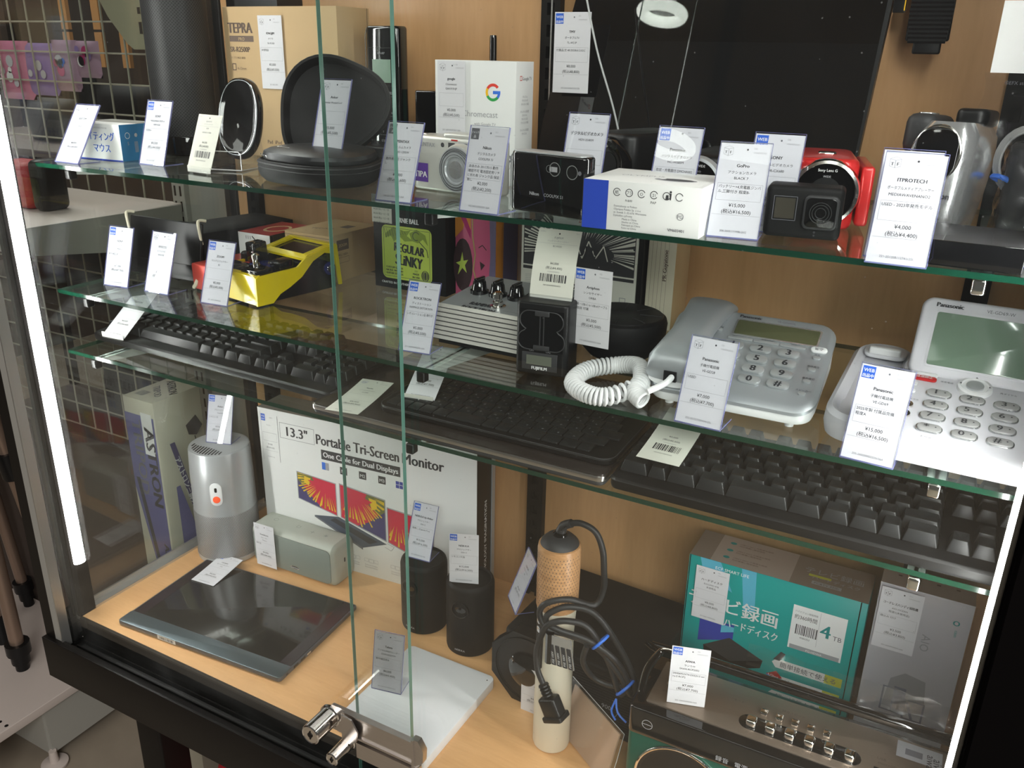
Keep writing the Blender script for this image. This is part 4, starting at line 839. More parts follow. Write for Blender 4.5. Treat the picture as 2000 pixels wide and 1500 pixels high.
hp = [(24, -4, 34, 24, 7), (24, 5, 45, 25, 9), (25, 26, 53, 22, 9), (27, 58, 63, 19, 9), (28, 86, 71, 21, 9.5), (29, 106, 74, 24, 9), (30, 117, 71, 23, 7)]
rings = []
for x, y, z, wd, th in hp: rings.append([(x + wd * math.copysign(abs(math.cos(a)) ** .6, math.cos(a)), y - 0.25 * th * math.sin(a), z + th * math.copysign(abs(math.sin(a)) ** .8, math.sin(a))) for a in [2 * PI * k / 28 for k in range(28)]])
m.loft(rings); m.use('white_plastic')
m.loft([[(24 + 22 * math.cos(a), y, z0 - 5 + 7 * math.sin(a)) for a in [2 * PI * k / 24 for k in range(24)]] for y, z0 in ((-2, 33), (10, 41), (28, 46))])
m.loft([[(29 + 21 * math.cos(a), y, z0 - 4 + 7 * math.sin(a)) for a in [2 * PI * k / 24 for k in range(24)]] for y, z0 in ((90, 66), (102, 68), (114, 68))])
hs = m.build('handset', g, 60)
m = MB().use('black_plastic'); m.box(18, 30, -6.5, -3, 28, 38); m.use('white_plastic'); m.tube([(26, -5, 33), (22, -14, 28), (10, -26, 22)], 3, 10, False, 4); m.build('cord_plug', hs)
# coiled cord
g = thing('coiled_cord', 'white coiled telephone cord curled into a ring beside the silver telephone', 'cord', (-.272, .725, S2), 0)
m = MB().use('white_plastic'); pts = []; TURN = 62; N_ = TURN * 12
path = [Vector(p) for p in ((22, 12, 17), (-2, -22, 10), (-26, -24, 10), (-46, -4, 10), (-46, 30, 12), (-24, 54, 14), (2, 46, 20), (18, 14, 20), (20, -8, 14), (30, -14, 10))]
cp = catmull(path, 40); L_ = len(cp)
for i in range(N_):
    t = i / (N_ - 1) * (L_ - 2); k = int(t); fr_ = t - k; p = cp[k].lerp(cp[k + 1], fr_); d = (cp[k + 1] - cp[k]).normalized(); u = d.cross(Vector((0, 0, 1))).normalized(); v = u.cross(d); a = 2 * PI * i / 12
    pts.append(p + 7.6 * (math.cos(a) * u + math.sin(a) * v))
m.tube(pts, 1.75, 6); m.build('coil', g, 60)

# white desk telephone
g = thing('desk_telephone', 'white desk telephone with tilted large green-grey screen and empty handset cradle', 'telephone', (-.088, .716, S2), -2)
mat('phone_white', (.60, .60, .64), .34)
T16 = math.tan(R(16))
m = MB().use('phone_white'); plate(m, 50, 205, -4, 126, [(8, 2, 10), (1, 4, 12), (0, 8, 20), (0, 16, 52), (2, 19, 56), (6, 20, 57.3)], 10); m.build('keypad_base', g)
m = MB().use('phone_white'); plate(m, 0, 58, 6, 172, [(10, 2, 14), (2, 5, 18), (0, 14, 28), (1, 24, 46), (5, 28, 50), (9, 26, 48), (12, 20, 44)], 26); m.build('handset_cradle', g)
mat('cradle_shade', (.62, .62, .66), .3)
m = MB().use('cradle_shade'); m.tf = Matrix.Translation((29, 38, 24.5)) @ Matrix.Rotation(R(8), 4, 'X'); m.lathe([(21, 2), (19, 0), (12, -1), (3, -1.5)], 32); m.tf = Matrix.Translation((29, 150, 46)) @ Matrix.Rotation(R(8), 4, 'X'); m.rbox(-19, 19, -14, 12, -1, 3, 9, 1.2, 6); m.use('white_plastic'); m.rbox(-14, 14, -12, -6, 2, 9, 2, 1.5); m.build('ear_rest', g)
m = MB(); m.tf = Matrix.Translation((0, 72, 30)) @ Matrix.Rotation(R(8), 4, 'X'); f = m.face((0, 0, 3), (1, 0, 0), (0, 1, 0))
for i in range(4):
    for j in range(6): f.disc(20 + 5 * i + 2.5 * (j % 2), 4 + 4 * j, 1.1, 'ink_light', n=10)
m.build('speaker_holes', g, 0)
tfq = Matrix.Translation((0, -4, 20.2)) @ Matrix.Rotation(math.atan(37.3 / 130), 4, 'X')
tfs = Matrix.Translation((54, 98, 46)) @ Matrix.Rotation(R(60), 4, 'X')
m = MB().use('phone_white'); m.tf = tfs; m.rbox(0, 150, 0, 74, -12, 4, 10, 4, 6); m.build('screen_housing', g)
m = MB().use('phone_white'); m.rbox(70, 190, 122, 158, 2, 66, 8, 4); m.build('rear_stand', g)
mat('lcd_big', (.16, .23, .17), .12, 0, .6)
m = MB().use('cradle_shade'); m.tf = tfs; m.rbox(12, 142, 9, 62, 3.9, 4.6, 3, .2); m.use('lcd_big'); m.rbox(14, 140, 11, 60, 4.3, 5.0, 2, .2); m.build('screen', g)
m = MB(); m.tf = tfs; f = m.face((0, 0, 4.1), (1, 0, 0), (0, 1, 0)); f.text('Panasonic', 12, 65, 5.6, 'ink', 'l', bold=.35); f.text('VE-GD69-W', 52, 65, 4.2, 'ink_grey', 'l'); m.build('maker_print', g, 0)
mat('key_clear', (.36, .36, .36), .25, .1)
for i in range(12):
    c_, r_ = i % 3, i // 3; x = 74 + 26 * c_; y = 71 - 17 * r_
    m = MB().use('silver_bright'); m.tf = tfq; m.rbox(x, x + 20.5, y, y + 11.6, 0, 1.2, 5, .4, 5); m.use('key_clear'); m.rbox(x + 1, x + 19.5, y + 1, y + 10.6, 1, 2.6, 4.4, .8, 5); f = m.face((x, y, 2.9), (1, 0, 0), (0, 1, 0)); f.text(NUM[i], 8, 2.6, 8.6, 'ink', bold=.2, wide=1.15); f.disc(15, 6, .7, 'ink'); m.build('number_key', g)
m = MB().use('white_plastic'); m.tf = tfq; m.lathe([(14, 0), (13.5, 3), (11, 3.6), (10, 2.4)], 36, (110, 95, 0)); m.use('key_silver'); m.lathe([(7, 2), (7, 4), (5.5, 4.6)], 30, (110, 95, 0)); m.use('red'); m.rbox(60, 80, 93, 99, 0, 2.6, 3, .8); m.use('white_plastic'); m.rbox(58, 80, 100, 105, 0, 2.4, 2.6, .6)
m.rbox(150, 172, 88, 98, 0, 2, 4, .6)
for y in (84, 72): m.rbox(58, 66, y, y + 5, 0, 1.6, 2, .4)
for y in (54, 40): m.use('chrome'); m.lathe([(5, 0), (4.6, 1.6)], 20, (63, y, 0)); m.use('black_gloss'); m.lathe([(2.6, 1.6), (2.2, 2.2)], 16, (63, y, 0))
m.build('function_keys', g)
m = MB(); m.tf = tfq; f = m.face((0, 0, .3), (1, 0, 0), (0, 1, 0))
for s_, x, y, q in (('通話録音', 54, 106, 3), ('迷惑電話', 88, 96, 2.6), ('再ダイヤル', 136, 94, 2.6), ('消去', 110, 82, 2.6), ('トーン', 84, 13, 3), ('ダイヤル', 66, 62, 2.4)): f.text(s_, x, y, q, 'ink')
f.text('▲', 110, 105.5, 2.4, 'ink', lift=4); f.text('◀', 98.5, 94, 2.4, 'ink', lift=4); f.text('▶', 121.5, 94, 2.4, 'ink', lift=4); f.text('迷惑防止', 70, 94.4, 3.4, 'ink_white', lift=2.8, maxw=16); m.build('top_print', g, 0)

# ================================================================== lower shelf: keyboards
KEYMESH = {}
def key_mesh(w, d, h, style):
    k = (round(w, 1), round(d, 1), h, style)
    if k in KEYMESH: return KEYMESH[k]
    m = MB().use('key_black')
    if style == 'flat':
        m.rbox(0, w, 0, d, 0, h, 1.6, .5, 3)
    else:
        a = 3.1; q = []
        rings = [rr(0, w, 0, d, 1, 2, 0), rr(.3, w - .3, .3, d - .2, 1, 2, 1), rr(a * .9, w - a * .9, a * .8, d - .9, 1.4, 3, h * .9), rr(a, w - a, a, d - 1.3, 1.6, 3, h)]
        n = len(rings[0]) if len(rings[0]) == len(rings[2]) else None
        rings = [rr(i0, w - i0, j0, d - j1, r, 3, z) for i0, j0, j1, r, z in ((0, 0, 0, 1, 0), (.3, .3, .2, 1, 1.2), (a * .92, a * .95, 1.0, 1.4, h * .92), (a, a * 1.1, 1.3, 1.5, h), (a + 1.2, a * 1.1 + .9, 2.3, 1.5, h - .25), (w * .42, d * .42, d * .38, 1.0, h - .9))]
        m.loft(rings)
    o = m.build('key', None, 40); me = o.data; bpy.data.objects.remove(o); KEYMESH[k] = me
    return me
FULL = [[(1,), 1, (1,) * 4, .5, (1,) * 4, .5, (1,) * 4], [(1,) * 13 + (2,)], [(1.5,) + (1,) * 12 + (1.5,)], [(1.75,) + (1,) * 11 + (2.25,)], [(2.25,) + (1,) * 10 + (2.75,)], [(1.25,) * 3 + (6.25,) + (1.25,) * 4]]
JP = [FULL[0], [(1,) * 15], [(1.5,) + (1,) * 12 + (1.5,)], [(1.75,) + (1,) * 12 + (1.25,)], [(2.25,) + (1,) * 11 + (1.75,)], [(1.5, 1, 1.5, 1.5, 3, 1.5, 1.25, 1.25, 1, 1.5)]]
def key_row(parent, tf, row, x, y, P, h, style, gap=.9, dz=0):
    for seg in row:
        if isinstance(seg, (int, float)): x += seg * P; continue
        for u in seg:
            me = key_mesh(u * P - gap, P - gap, h, style)
            o = bpy.data.objects.new('key', me); C.objects.link(o); o.parent = parent
            o.matrix_parent_inverse = Matrix.Identity(4)
            o.matrix_basis = tf @ Matrix.Translation((x * .001, y * .001, dz * .001)); x += u * P
    return x
def keyboard(label, loc, yaw, W, D, rows, nav, numpad, kx, ky, style='sculpt', h=8.5, z0=12, z1=24, P=19.05, lip=6):
    g = thing('keyboard', label, 'keyboard', loc, yaw, None)
    m = MB().use('black_plastic')
    plate(m, 0, W, 0, D, [(4, 1, 1), (1, 2, 3), (0, 5, 8), (0, z0 - 2, z1 - 2), (2, z0, z1), (3, z0 + .2, z1 + .2)], 9, 5)
    m.build('case', g)
    s_ = (z1 - z0) / D; tf = Matrix.Translation((0, 0, (z0 + .2) * .001)) @ Matrix.Rotation(math.atan(s_), 4, 'X')
    m = MB().use('dark_grey'); m.tf = Matrix.Translation((0, 0, z0 + .3)) @ Matrix.Rotation(math.atan(s_), 4, 'X'); f = m.face((0, 0, 0), (1, 0, 0), (0, 1, 0))
    f.rect(kx - 1, ky - 1, 15 * P + 1, 5 * P + 1, 'black_gloss', .1); m.build('key_well', g)
    for r_, row in enumerate(rows):
        y = ky + (5 - r_) * P + (5 if r_ == 0 else 0); key_row(g, tf, row, kx, y, P, h, style)
        if nav:
            nx = kx + 15.3 * P
            if r_ in (0, 1, 2): key_row(g, tf, [(1,) * 3], nx, y, P, h, style)
            if r_ == 4: key_row(g, tf, [(1,)], nx + P, y, P, h, style)
            if r_ == 5: key_row(g, tf, [(1,) * 3], nx, y, P, h, style)
        if numpad and r_ > 0:
            key_row(g, tf, [(1,) * 4] if r_ < 5 else [(2, 1, 1)], kx + 18.6 * P, y, P, h, style)
    return g
keyboard('long black full-size keyboard with stepped glossy keys on the left of the lowest shelf', (-1.082, .7445, S3), -1.5, 442, 150, FULL, True, True, 8, 20, 'sculpt', 10.5)
keyboard('black keyboard with tall wedge keys at the right front of the lowest shelf', (-.268, .703, S3), 0, 362, 142, JP, True, False, 5, 17, 'sculpt', 11, 13, 27)

g = thing('laptop', 'closed black laptop with bright silver front edge under the small keyboard', 'laptop', (-.641, .7005, S3), 0)
mat('laptop_lid', (.030, .024, .022), .22, .3, .3)
m = MB().use('dark_grey'); m.rbox(1, 368, 1, 250, .5, 6, 8, 2, 5); m.build('base', g)
m = MB().use('steel'); m.rbox(0, 369, 0, 252, 5.6, 11.5, 8, .8, 5); m.build('silver_edge', g)
m = MB().use('laptop_lid'); m.rbox(1, 368, 1, 251, 11.3, 13.2, 8, .5, 5); m.build('lid', g)
g = thing('keyboard', 'small flat black keyboard with rounded corners lying on the closed laptop', 'keyboard', (-.560, .7195, S3 + .0134), 0)
m = MB().use('black_plastic'); plate(m, 0, 288, 0, 128, [(2, 0, 0), (0, 2, 4), (0, 6, 12), (1.5, 7.5, 13.5)], 15, 7); m.use('dark_grey'); m.tube([(x, y, 7.6 + 6 * y / 128) for x, y, _ in rr(.8, 287.2, .8, 127.2, 14.5, 7, 0)], .5, 5, True); m.build('case', g)
tf = Matrix.Translation((0, 0, .0076)) @ Matrix.Rotation(math.atan(6 / 128), 4, 'X'); P = 19.0; mm = MB(); mm.tf = Matrix.Translation((0, 0, 7.6)) @ Matrix.Rotation(math.atan(6 / 128), 4, 'X'); f = mm.face((0, 0, 2.1), (1, 0, 0), (0, 1, 0))
LET = ['1234567890-^¥', 'QWERTYUIOP@[', 'ASDFGHJKL;:]', 'ZXCVBNM,./_']
for r_ in range(6):
    y = 8 + r_ * 18.6 * .98
    row = [[(.8, .8, .8, 1, 1, 2.4, .9, .9, 1, 1.1, 1.1, 1.1, .85)], [(1.6,) + (1,) * 11 + (1.6,)], [(1.3,) + (1,) * 12 + (1.4,)], [(1.1,) + (1,) * 12 + (1.1,)], [(.9,) + (1,) * 13], [(.97,) * 14 + (.4,)]][r_]
    if r_ == 5: y -= 0
    key_row(g, tf, row, 9, y, 18.4, 2.0, 'flat', 1.6)
    if 1 <= r_ <= 4:
        for i, ch in enumerate(LET[4 - r_]): f.text(ch, 9 + 18.4 * ((1.6, 1.3, 1.1, .9)[r_ - 1] + i) + 5, y + 9, 4, 'ink_light'); f.text('かきくけこさしすせそたちつ'[i], 9 + 18.4 * ((1.6, 1.3, 1.1, .9)[r_ - 1] + i) + 11, y + 3, 3, 'ink_light')
mm.build('key_legends', g, 0)

tag('price tag leaning on the left end of the long black keyboard', (-1.0299, .7381, S3 + .013), 3, 'tf', 'ELECOM', 'キーボード', 'TK-FCM', '', '¥4,000', '(税込¥4,400)', '202-260111042r26A', 54, 82, 42, 'clip')
tag('price tag in clear stand leaning on the small flat keyboard', (-.5224, .7491, S3 + .022), 9, 'tf', 'Logicool', 'キーボード', 'K380', '', '¥7,000', '(税込¥7,700)', '201-260109052123-26A', 55, 76, 38, 'clip')
tag('cream price slip lying on the laptop between two keyboards', (-.590, .695, S3 + .0140), 10, 'tf', 'Apple', 'ノートパソコン', 'A1398', '', '¥9,000', '(税込¥9,900)', '202-260110042r26A', 0, 92, 42, 'none', rx=-90, warm=True, curl=-5)
tag('barcoded cream price slip lying curled on the left keys of the right keyboard', (-.2235, .712, S3 + .0375), -1, 'old', 'LENOVO', 'キーボード', 'KU-1601', '', '¥5,000', '(税込¥5,500)', '168-26051120042603', 0, 92, 43, 'none', rx=-83, warm=True, curl=-8)

# ================================================================== on the base board
def stripes(f, x, y, w, h, n, m):
    for i in range(n): f.rect(x, y + h * i / n, w, h / n * .5, m)
g = thing('projector', 'silver cylinder portable projector with slotted top in the left corner of the base board', 'projector', (-1.0165, .892, FL), -22)
m = MB().use('silver_plastic'); m.lathe([(49, 0), (51.5, 2), (52, 8)], 64); m.lathe([(50.5, 90), (50, 150), (48.5, 194), (47.5, 198), (45.5, 198)], 64, cap0=False); m.build('upper_shell', g)
m = MB().use('silver_mesh'); m.lathe([(52, 8), (52, 11), (51.5, 11), (51.2, 88), (50.5, 90)], 64, cap0=False, cap1=False); m.build('mesh_grille', g)
m = MB().use('silver_plastic'); m.lathe([(52.4, 7), (52.6, 9), (52.4, 11)], 64, cap0=False, cap1=False); m.build('base_band', g)
mat('silver_matt', (.45, .46, .47), .6, .1)
m = MB().use('silver_matt'); m.lathe([(46, 198.05), (45.5, 198.4)], 64); m.use('black_plastic'); m.tf = Matrix.Rotation(R(40), 4, 'Z')
for i in range(12):
    x = -38 + 5.2 * i; L_ = math.sqrt(max(0, 42 ** 2 - x * x)); m.rbox(x - 1.2, x + 1.2, -L_, -L_ + 10 + 14 * math.sin(PI * i / 11), 198.2, 198.8, 1, .15)
m.build('slotted_top', g)
m = MB(); m.tf = Matrix.Rotation(R(56), 4, 'Z') @ Matrix.Translation((0, -50.6, 132)) @ Matrix.Rotation(R(90), 4, 'X'); m.use('white_plastic'); m.rbox(-9.5, 9.5, -20, 20, -3, .8, 9, .6, 8); m.use('black_gloss'); m.rbox(-2, 2, 4, 12, .6, 1.2, 1.5, .2)
mat('orange_red', (.85, .10, .03), .4, emit=(.8, .08, .02, .25)); m.use('orange_red'); m.lathe([(6, .8), (5.6, 1.8), (4, 2)], 24, (0, -9, 0)); m.build('button_panel', g)
tag('price tag with a bright streak on top of the silver cylinder projector', (-1.0177, .8922, FL + .1985), 17, 'web', 'Anker', 'プロジェクター', 'Capsule', 'リモコン付', '¥70,000', '(税込¥77,000)', '201-260112042r25L', 17, 78, 43, 'L')

g, b = carton('monitor_box', 'large white carton printed 13.3 inch portable tri-screen monitor with black right end', 'carton', (-.963, .930, FL), 4.9, 394, 58, 262, 'white_card')
f = b.face((-13, -.05, 0), (1, 0, 0), (0, 0, 1)); f.kx = .95
f.frame(58, 216, 70, 27, .6, 'ink_grey'); f.text('13.3"', 93, 221.5, 23, 'ink', bold=.7, maxw=64)
f.text('Portable Tri-Screen', 132, 219, 25, 'ink', 'l', bold=.8, maxw=158); f.text('Monitor', 297, 219, 25, 'ink', 'l', bold=.8, maxw=74)
f.rect(140, 194, 152, 17, 'ink'); f.text('One Cable for Dual Displays', 216, 198.5, 13, 'ink_white', bold=.35, maxw=144)
f.rect(140, 176, 7, 13, 'g_blue'); f.rect(147, 176, 7, 13, 'ink_light')
for i, s_ in enumerate(('M1', 'M2', 'M3')): f.rect(176 + 37 * i, 175, 14, 13, 'ink'); f.text(s_, 183 + 37 * i, 178, 8, 'ink_white', maxw=11)
mat('win_blue', (.03, .05, .35), .5)
for a, c_ in ((0, 0), (7, 0), (0, 6.4), (7, 6.4)): f.rect(283 + a, 174 + c_, 6.2, 5.6, 'win_blue')
mat('pic_red', (.62, .02, .06), .4); mat('pic_yellow', (.80, .52, .02), .4); mat('pic_navy', (.06, .05, .16), .4); mat('pic_olive', (.16, .17, .05), .4)
def picture(x0, yl0, yl1, x1, yr0, yr1, flip):
    def Q(u, v): a = yl0 + (yr0 - yl0) * u; b_ = yl1 + (yr1 - yl1) * u; return (x0 + (x1 - x0) * u, a + (b_ - a) * v)
    f.poly([Q(0, 0), Q(1, 0), Q(1, 1), Q(0, 1)], 'ink_light', .15); f.poly([Q(.02, .03), Q(.98, .03), Q(.98, .97), Q(.02, .97)], 'pic_red', .2)
    def U(u): return 1 - u if flip else u
    f.poly([Q(U(.02), .03), Q(U(.62), .03), Q(U(.35), .3), Q(U(.12), .62), Q(U(.02), .97)], 'pic_navy', .25)
    f.poly([Q(U(.02), .97), Q(U(.4), .97), Q(U(.45), .8), Q(U(.15), .55), Q(U(.02), .7)], 'pic_olive', .28)
    rq = random.Random(int(x0))
    for k in range(30):
        a = R(182 + 118 * k / 29 + rq.uniform(-3, 3)); cx, cy = .74, 1.02; r0 = rq.uniform(.42, .6); r1 = rq.uniform(.75, 1.0)
        p = [Q(U(min(.97, max(.03, cx + r0 * .85 * math.cos(a)))), min(.96, max(.05, cy + r0 * math.sin(a))))] + [Q(U(min(.97, max(.03, cx + r1 * .85 * math.cos(a + e)))), min(.96, max(.05, cy + r1 * math.sin(a + e)))) for e in (-.022, .022)]
        f.poly(p, 'pic_yellow', .32)
    f.poly([Q(U(.28), .82), Q(U(.55), .86), Q(U(.6), .78), Q(U(.4), .7)], 'pic_red', .36); f.poly([Q(U(.2), .9), Q(U(.36), .9), Q(U(.3), .62), Q(U(.18), .7)], 'pic_yellow', .34)
picture(86, 112, 162, 166, 96, 156, False); picture(172, 96, 158, 262, 72, 148, True); picture(264, 72, 136, 352, 46, 130, True)
mat('pic_slate', (.07, .085, .12), .4); f.poly([(118, 88), (168, 96), (262, 68), (214, 50)], 'pic_slate', .16); f.poly([(118, 88), (214, 50), (214, 46), (118, 85)], 'ink_grey', .18); f.poly([(160, 92), (244, 68), (228, 60), (150, 86)], 'ink', .2)
f.line([(262, 70), (276, 66), (270, 58), (258, 62)], .6, 'ink_grey')
for x in (180, 216, 268): f.frame(x, 26, 8, 6, .4, 'ink_light'); f.frame(x + 9, 25, 9, 7, .5, 'ink_light'); f.frame(x + 19, 26, 8, 6, .4, 'ink_light'); f.text('Surround Display', x + 13, 19, 3.6, 'ink_light'); f.text('Extended Display', x + 13, 15, 3.6, 'ink_light')
f = front(b); f.rect(5, 170, .4, 86, 'ink_light', .2); f.rect(38, 170, .7, 82, 'ink_grey', .2)
f.kx = .68; f.rect(9, 240, 12, 12, 'tag_blue', .2); f.text('WEB', 14.5, 246.5, 4.2, 'ink_white', lift=.26); f.text('出品中', 14.5, 242, 3.2, 'ink_white', lift=.26); f.text('260110', 38, 246, 3, 'ink_light'); f.text('モニター', 30, 232, 3.4, 'ink_light'); f.frame(11, 205, 40, 15, .3, 'ink_light'); f.text('¥13,000', 30, 198, 4, 'ink_grey'); f.text('(税込¥14,300)', 30, 192, 4, 'ink_grey'); f.line([(8, 188), (52, 188)], .3, 'ink_light'); f.text('205-2601041r26A', 30, 176, 3, 'ink_light')
f = right(b, 394); f.rect(0, 0, 58, 262, 'black_plastic', .1); f.text('TECHNOLOGY IMAGINATION', 34, 20, 11, 'ink_white', 'l', rot=90, bold=.2, maxw=190)
f = topf(b, 262); f.rect(0, 0, 394, 58, 'grey_metal')
b.build('carton', g)
m = MB().use('silver_plastic'); m.box(394.2, 396, 50, 60, 0, 262); m.build('end_flap', g)

g = thing('bluetooth_speaker', 'grey-green rounded portable speaker with a price slip on its left front', 'speaker', (-.954, .882, FL), 2)
mat('sage', (.42, .44, .385), .5); mat('sage_dark', (.22, .25, .225), .6, bump=.2, vs_=1400)
def xring(x, ins, yy=(0, 56), zz=(0, 74), r=14): return [(x, b_, c_) for b_, c_, _ in rr(yy[0] + ins, yy[1] - ins, zz[0] + ins, zz[1] - ins, r, 6, 0)]
m = MB().use('sage'); m.loft([xring(0, 7, r=8), xring(2, 3, r=11), xring(6, 0), xring(162, 0), xring(166, 3, r=11), xring(168, 7, r=8)]); m.build('body', g)
m = MB().use('sage_dark'); m.tf = Matrix.Translation((0, -.8, 0)) @ Matrix.Rotation(R(90), 4, 'X'); m.rbox(6, 162, 7, 67, -1.5, .8, 9, .8, 5); m.build('grille', g)
m = MB(); f = m.face((0, -1.8, 0), (1, 0, 0), (0, 0, 1)); f.disc(90, 18, 9, 'silver_bright', .1, ry=3); f.disc(90, 18, 8.2, 'dark_grey', .2, ry=2.4); f.text('Soundcore', 90, 16.8, 3.6, 'ink_white', lift=.3, maxw=14); m.build('badge', g, 0)
m = MB(); f = topf(m, 74); f.ring(30, 30, 4, .6, 'sage_dark'); f.line([(26, 38), (32, 44)], .6, 'sage_dark'); f.frame(74, 26, 7, 6, .7, 'sage_dark'); f.line([(104, 26), (112, 26)], .9, 'sage_dark'); f.line([(108, 22), (108, 30)], .9, 'sage_dark')
for a in range(0, 180, 60): f.line([(134 - 4 * math.cos(R(a)), 27 - 4 * math.sin(R(a))), (134 + 4 * math.cos(R(a)), 27 + 4 * math.sin(R(a)))], .9, 'sage_dark')
m.build('button_print', g, 0)
m = MB().use('black_plastic'); m.tf = Matrix.Translation((168, 28, 40)) @ Matrix.Rotation(R(90), 4, 'Y'); m.rbox(-4, 4, -1.5, 1.5, -.5, .4, 1.4, .1); m.build('charge_port', g)
tag('price slip stuck to the left front of the grey-green speaker', (-.9185, .8765, FL + .006), 2.5, 'tf', 'Soundcore', 'スピーカー', 'Motion', '動作品', '¥4,000', '(税込¥4,400)', '201-260104045r26A', 0, 78, 41, 'none', top='06r')

g = thing('portable_monitor', 'thin portable monitor lying flat face up with dark glossy screen and steel-blue chin', 'monitor', (-1.004, .657, FL), 4.3)
mat('monitor_chin', (.13, .17, .19), .35, .75); mat('screen_dark', (.011, .012, .012), .16, 0, .6)
mat('monitor_grey', (.12, .12, .13), .4, .5)
m = MB().use('monitor_grey'); m.rbox(0, 296, 0, 186, 2, 8, 5, 1.2, 4); m.use('black_plastic'); m.rbox(4, 240, 4, 20, 0, 3, 3, .5); m.rbox(230, 262, 3, 40, 0, 4, 3, .5); m.rbox(20, 276, 120, 170, 0, 2.5, 3, .5); m.build('housing', g)
m = MB().use('monitor_chin'); m.rbox(.6, 295.4, .4, 27, 7.6, 9.2, 4, .5); m.build('chin', g)
m = MB().use('screen_dark'); m.rbox(3, 293, 27.4, 183.5, 7.7, 8.5, 2, .2); mat('bezel', (.020, .014, .018), .2); m.build('screen', g)
m = MB().use('bezel'); m.box(3.5, 22, 28, 183, 8.5, 8.62); m.box(274, 292.5, 28, 183, 8.5, 8.62); m.build('side_bezel', g)
m = MB(); f = m.face((0, -.1, 0), (1, 0, 0), (0, 0, 1)); f.rect(78, 2.2, 34, 7, 'white_card', .3); f.bars(82, 3.4, 26, 4.4, 'ink', 18, .5); m.build('barcode_sticker', g, 0)
m = MB().use('black_gloss'); m.tf = Matrix.Translation((296, 0, 0)); m.rbox(-.3, .2, 14, 18, 4, 6.5, .1, .1); m.rbox(-.3, .25, 30, 40, 4, 7, .1, .1); m.rbox(-.3, .25, 46, 56, 4, 7, .1, .1); m.use('silver_bright'); m.rbox(-.2, .5, 60, 68, 4, 7, .1, .1); m.build('side_ports', g)
tag('price slip with blue web square lying on the far left corner of the flat monitor', (-.970, .787, FL + .0093), 6, 'web', 'cocopar', 'モバイルモニター', '15.6', '', '¥8,000', '(税込¥8,800)', '201-260104051r26A', 0, 72, 44, 'none', rx=-88, curl=-3)

for i, (x, y, lb) in enumerate(((-.6175, .892, 'left one of two small black can-shaped projectors, beside the white monitor box'), (-.5325, .883, 'right one of two small black can-shaped projectors, nearer the front'))):
    g = thing('can_projector', lb, 'projector', (x, y, FL), 6 if i else -4, 'black can-shaped projectors')
    m = MB().use('black_soft'); m.lathe([(31, 0), (33.5, 1.5), (34.3, 5), (34.3, 105), (33, 110), (30.5, 112.5), (29.5, 112), (29, 108.5), (4, 108.5)], 56); m.build('can_body', g)
    m = MB(); m.tf = Matrix.Translation((0, -34, 78)) @ Matrix.Rotation(R(90), 4, 'X'); m.use('black_plastic'); m.lathe([(13, -6), (13, .6), (11.8, 1.2), (11, .2), (10.5, -2)], 32, cap0=False); m.use('black_gloss'); m.lathe([(10.5, -2), (8, -.6), (5, .2), (0.1, .5)], 32); m.build('lens', g)
    m = MB(); f = m.face((0, -34.6, 0), (1, 0, 0), (0, 0, 1)); f.text('NEBULA', 0, 10, 4.2, 'ink_light', bold=.15); m.build('front_print', g, 0)
tag('price tag with blue web square in clear stand on the left black can projector', (-.6216, .8819, FL + .1127), 5, 'web', 'NEBULA by Anker', 'プロジェクター', 'D0111', '箱無し (Capsule Pro)', '¥15,000', '(税込¥16,500)', '201-26020506123-26A', 21, 80, 39, 'L', foot=30)
tag('price tag with blue web square standing on the right black can projector', (-.5331, .8665, FL + .1115), 22, 'web', 'NEBULA', 'プロジェクター', 'D0111', 'リモコン欠品', '¥15,000', '(税込¥16,500)', '205-26020405221-26A', 10, 78, 41, 'none', top='03r')

g = thing('drawing_tablet', 'flat white square slab device with rounded corners at the front of the base board', 'device', (-.593, .650, FL), 0)
mat('white_clean', (.78, .78, .80), .4)
m = MB().use('white_clean'); m.rbox(0, 138, 0, 171, 0, 15, 8, 1.2, 6); m.use('black_gloss'); m.lathe([(.9, 14.9), (.9, 15.15)], 12, (131, 160, 0)); m.build('body', g)
tag('price tag in clear stand on the white square slab', (-.5660, .7253, FL + .0152), 11.7, 'tf', 'Tabata', 'デジタルWEBカレンダー', 'CON-4322FCM', '動作確認済み', '¥4,000', '(税込¥4,400)', '201-260119112374126A', 12, 80, 41, 'L', top='04r')

# heated styling brush
g = thing('styling_brush', 'upright cream wand with pierced wooden head, side buttons and a black power cord', 'styling wand', (-.346, .769, FL), -8)
mat('cream_plastic', (.73, .67, .54), .42); wood('wood_head', (.44, .22, .09), (.60, .33, .15), .4, 'x', 30.0)
m = MB().use('cream_plastic'); m.loft([[(a * math.cos(2 * PI * i / 48), a * .98 * math.sin(2 * PI * i / 48), z) for i in range(48)] for a, z in ((19, 0), (22, 1.5), (23, 5), (23, 60), (22.2, 120), (21.6, 170), (22.8, 196), (24, 204))]); m.build('handle', g)
m = MB().use('wood_head'); m.lathe([(24, 204), (24.6, 206), (24.8, 280), (24, 285), (22.5, 286)], 56); m.use('kraft_print')
for r_ in range(17):
    for k in range(40):
        a = 2 * PI * (k + .5 * (r_ % 2)) / 40; z = 213 + r_ * 4
        if math.cos(a + PI / 2 + .1) > -.2:
            ca, sa = math.cos(a), math.sin(a); q = 25.0
            if .2 < ((a * 3) % 1) or True: m.add([(q * math.cos(a - .028), q * math.sin(a - .028), z), (q * ca, q * sa, z + 1.2), (q * math.cos(a + .028), q * math.sin(a + .028), z), (q * ca, q * sa, z - 1.2)], [(0, 1, 2, 3)])
m.build('wooden_head', g)
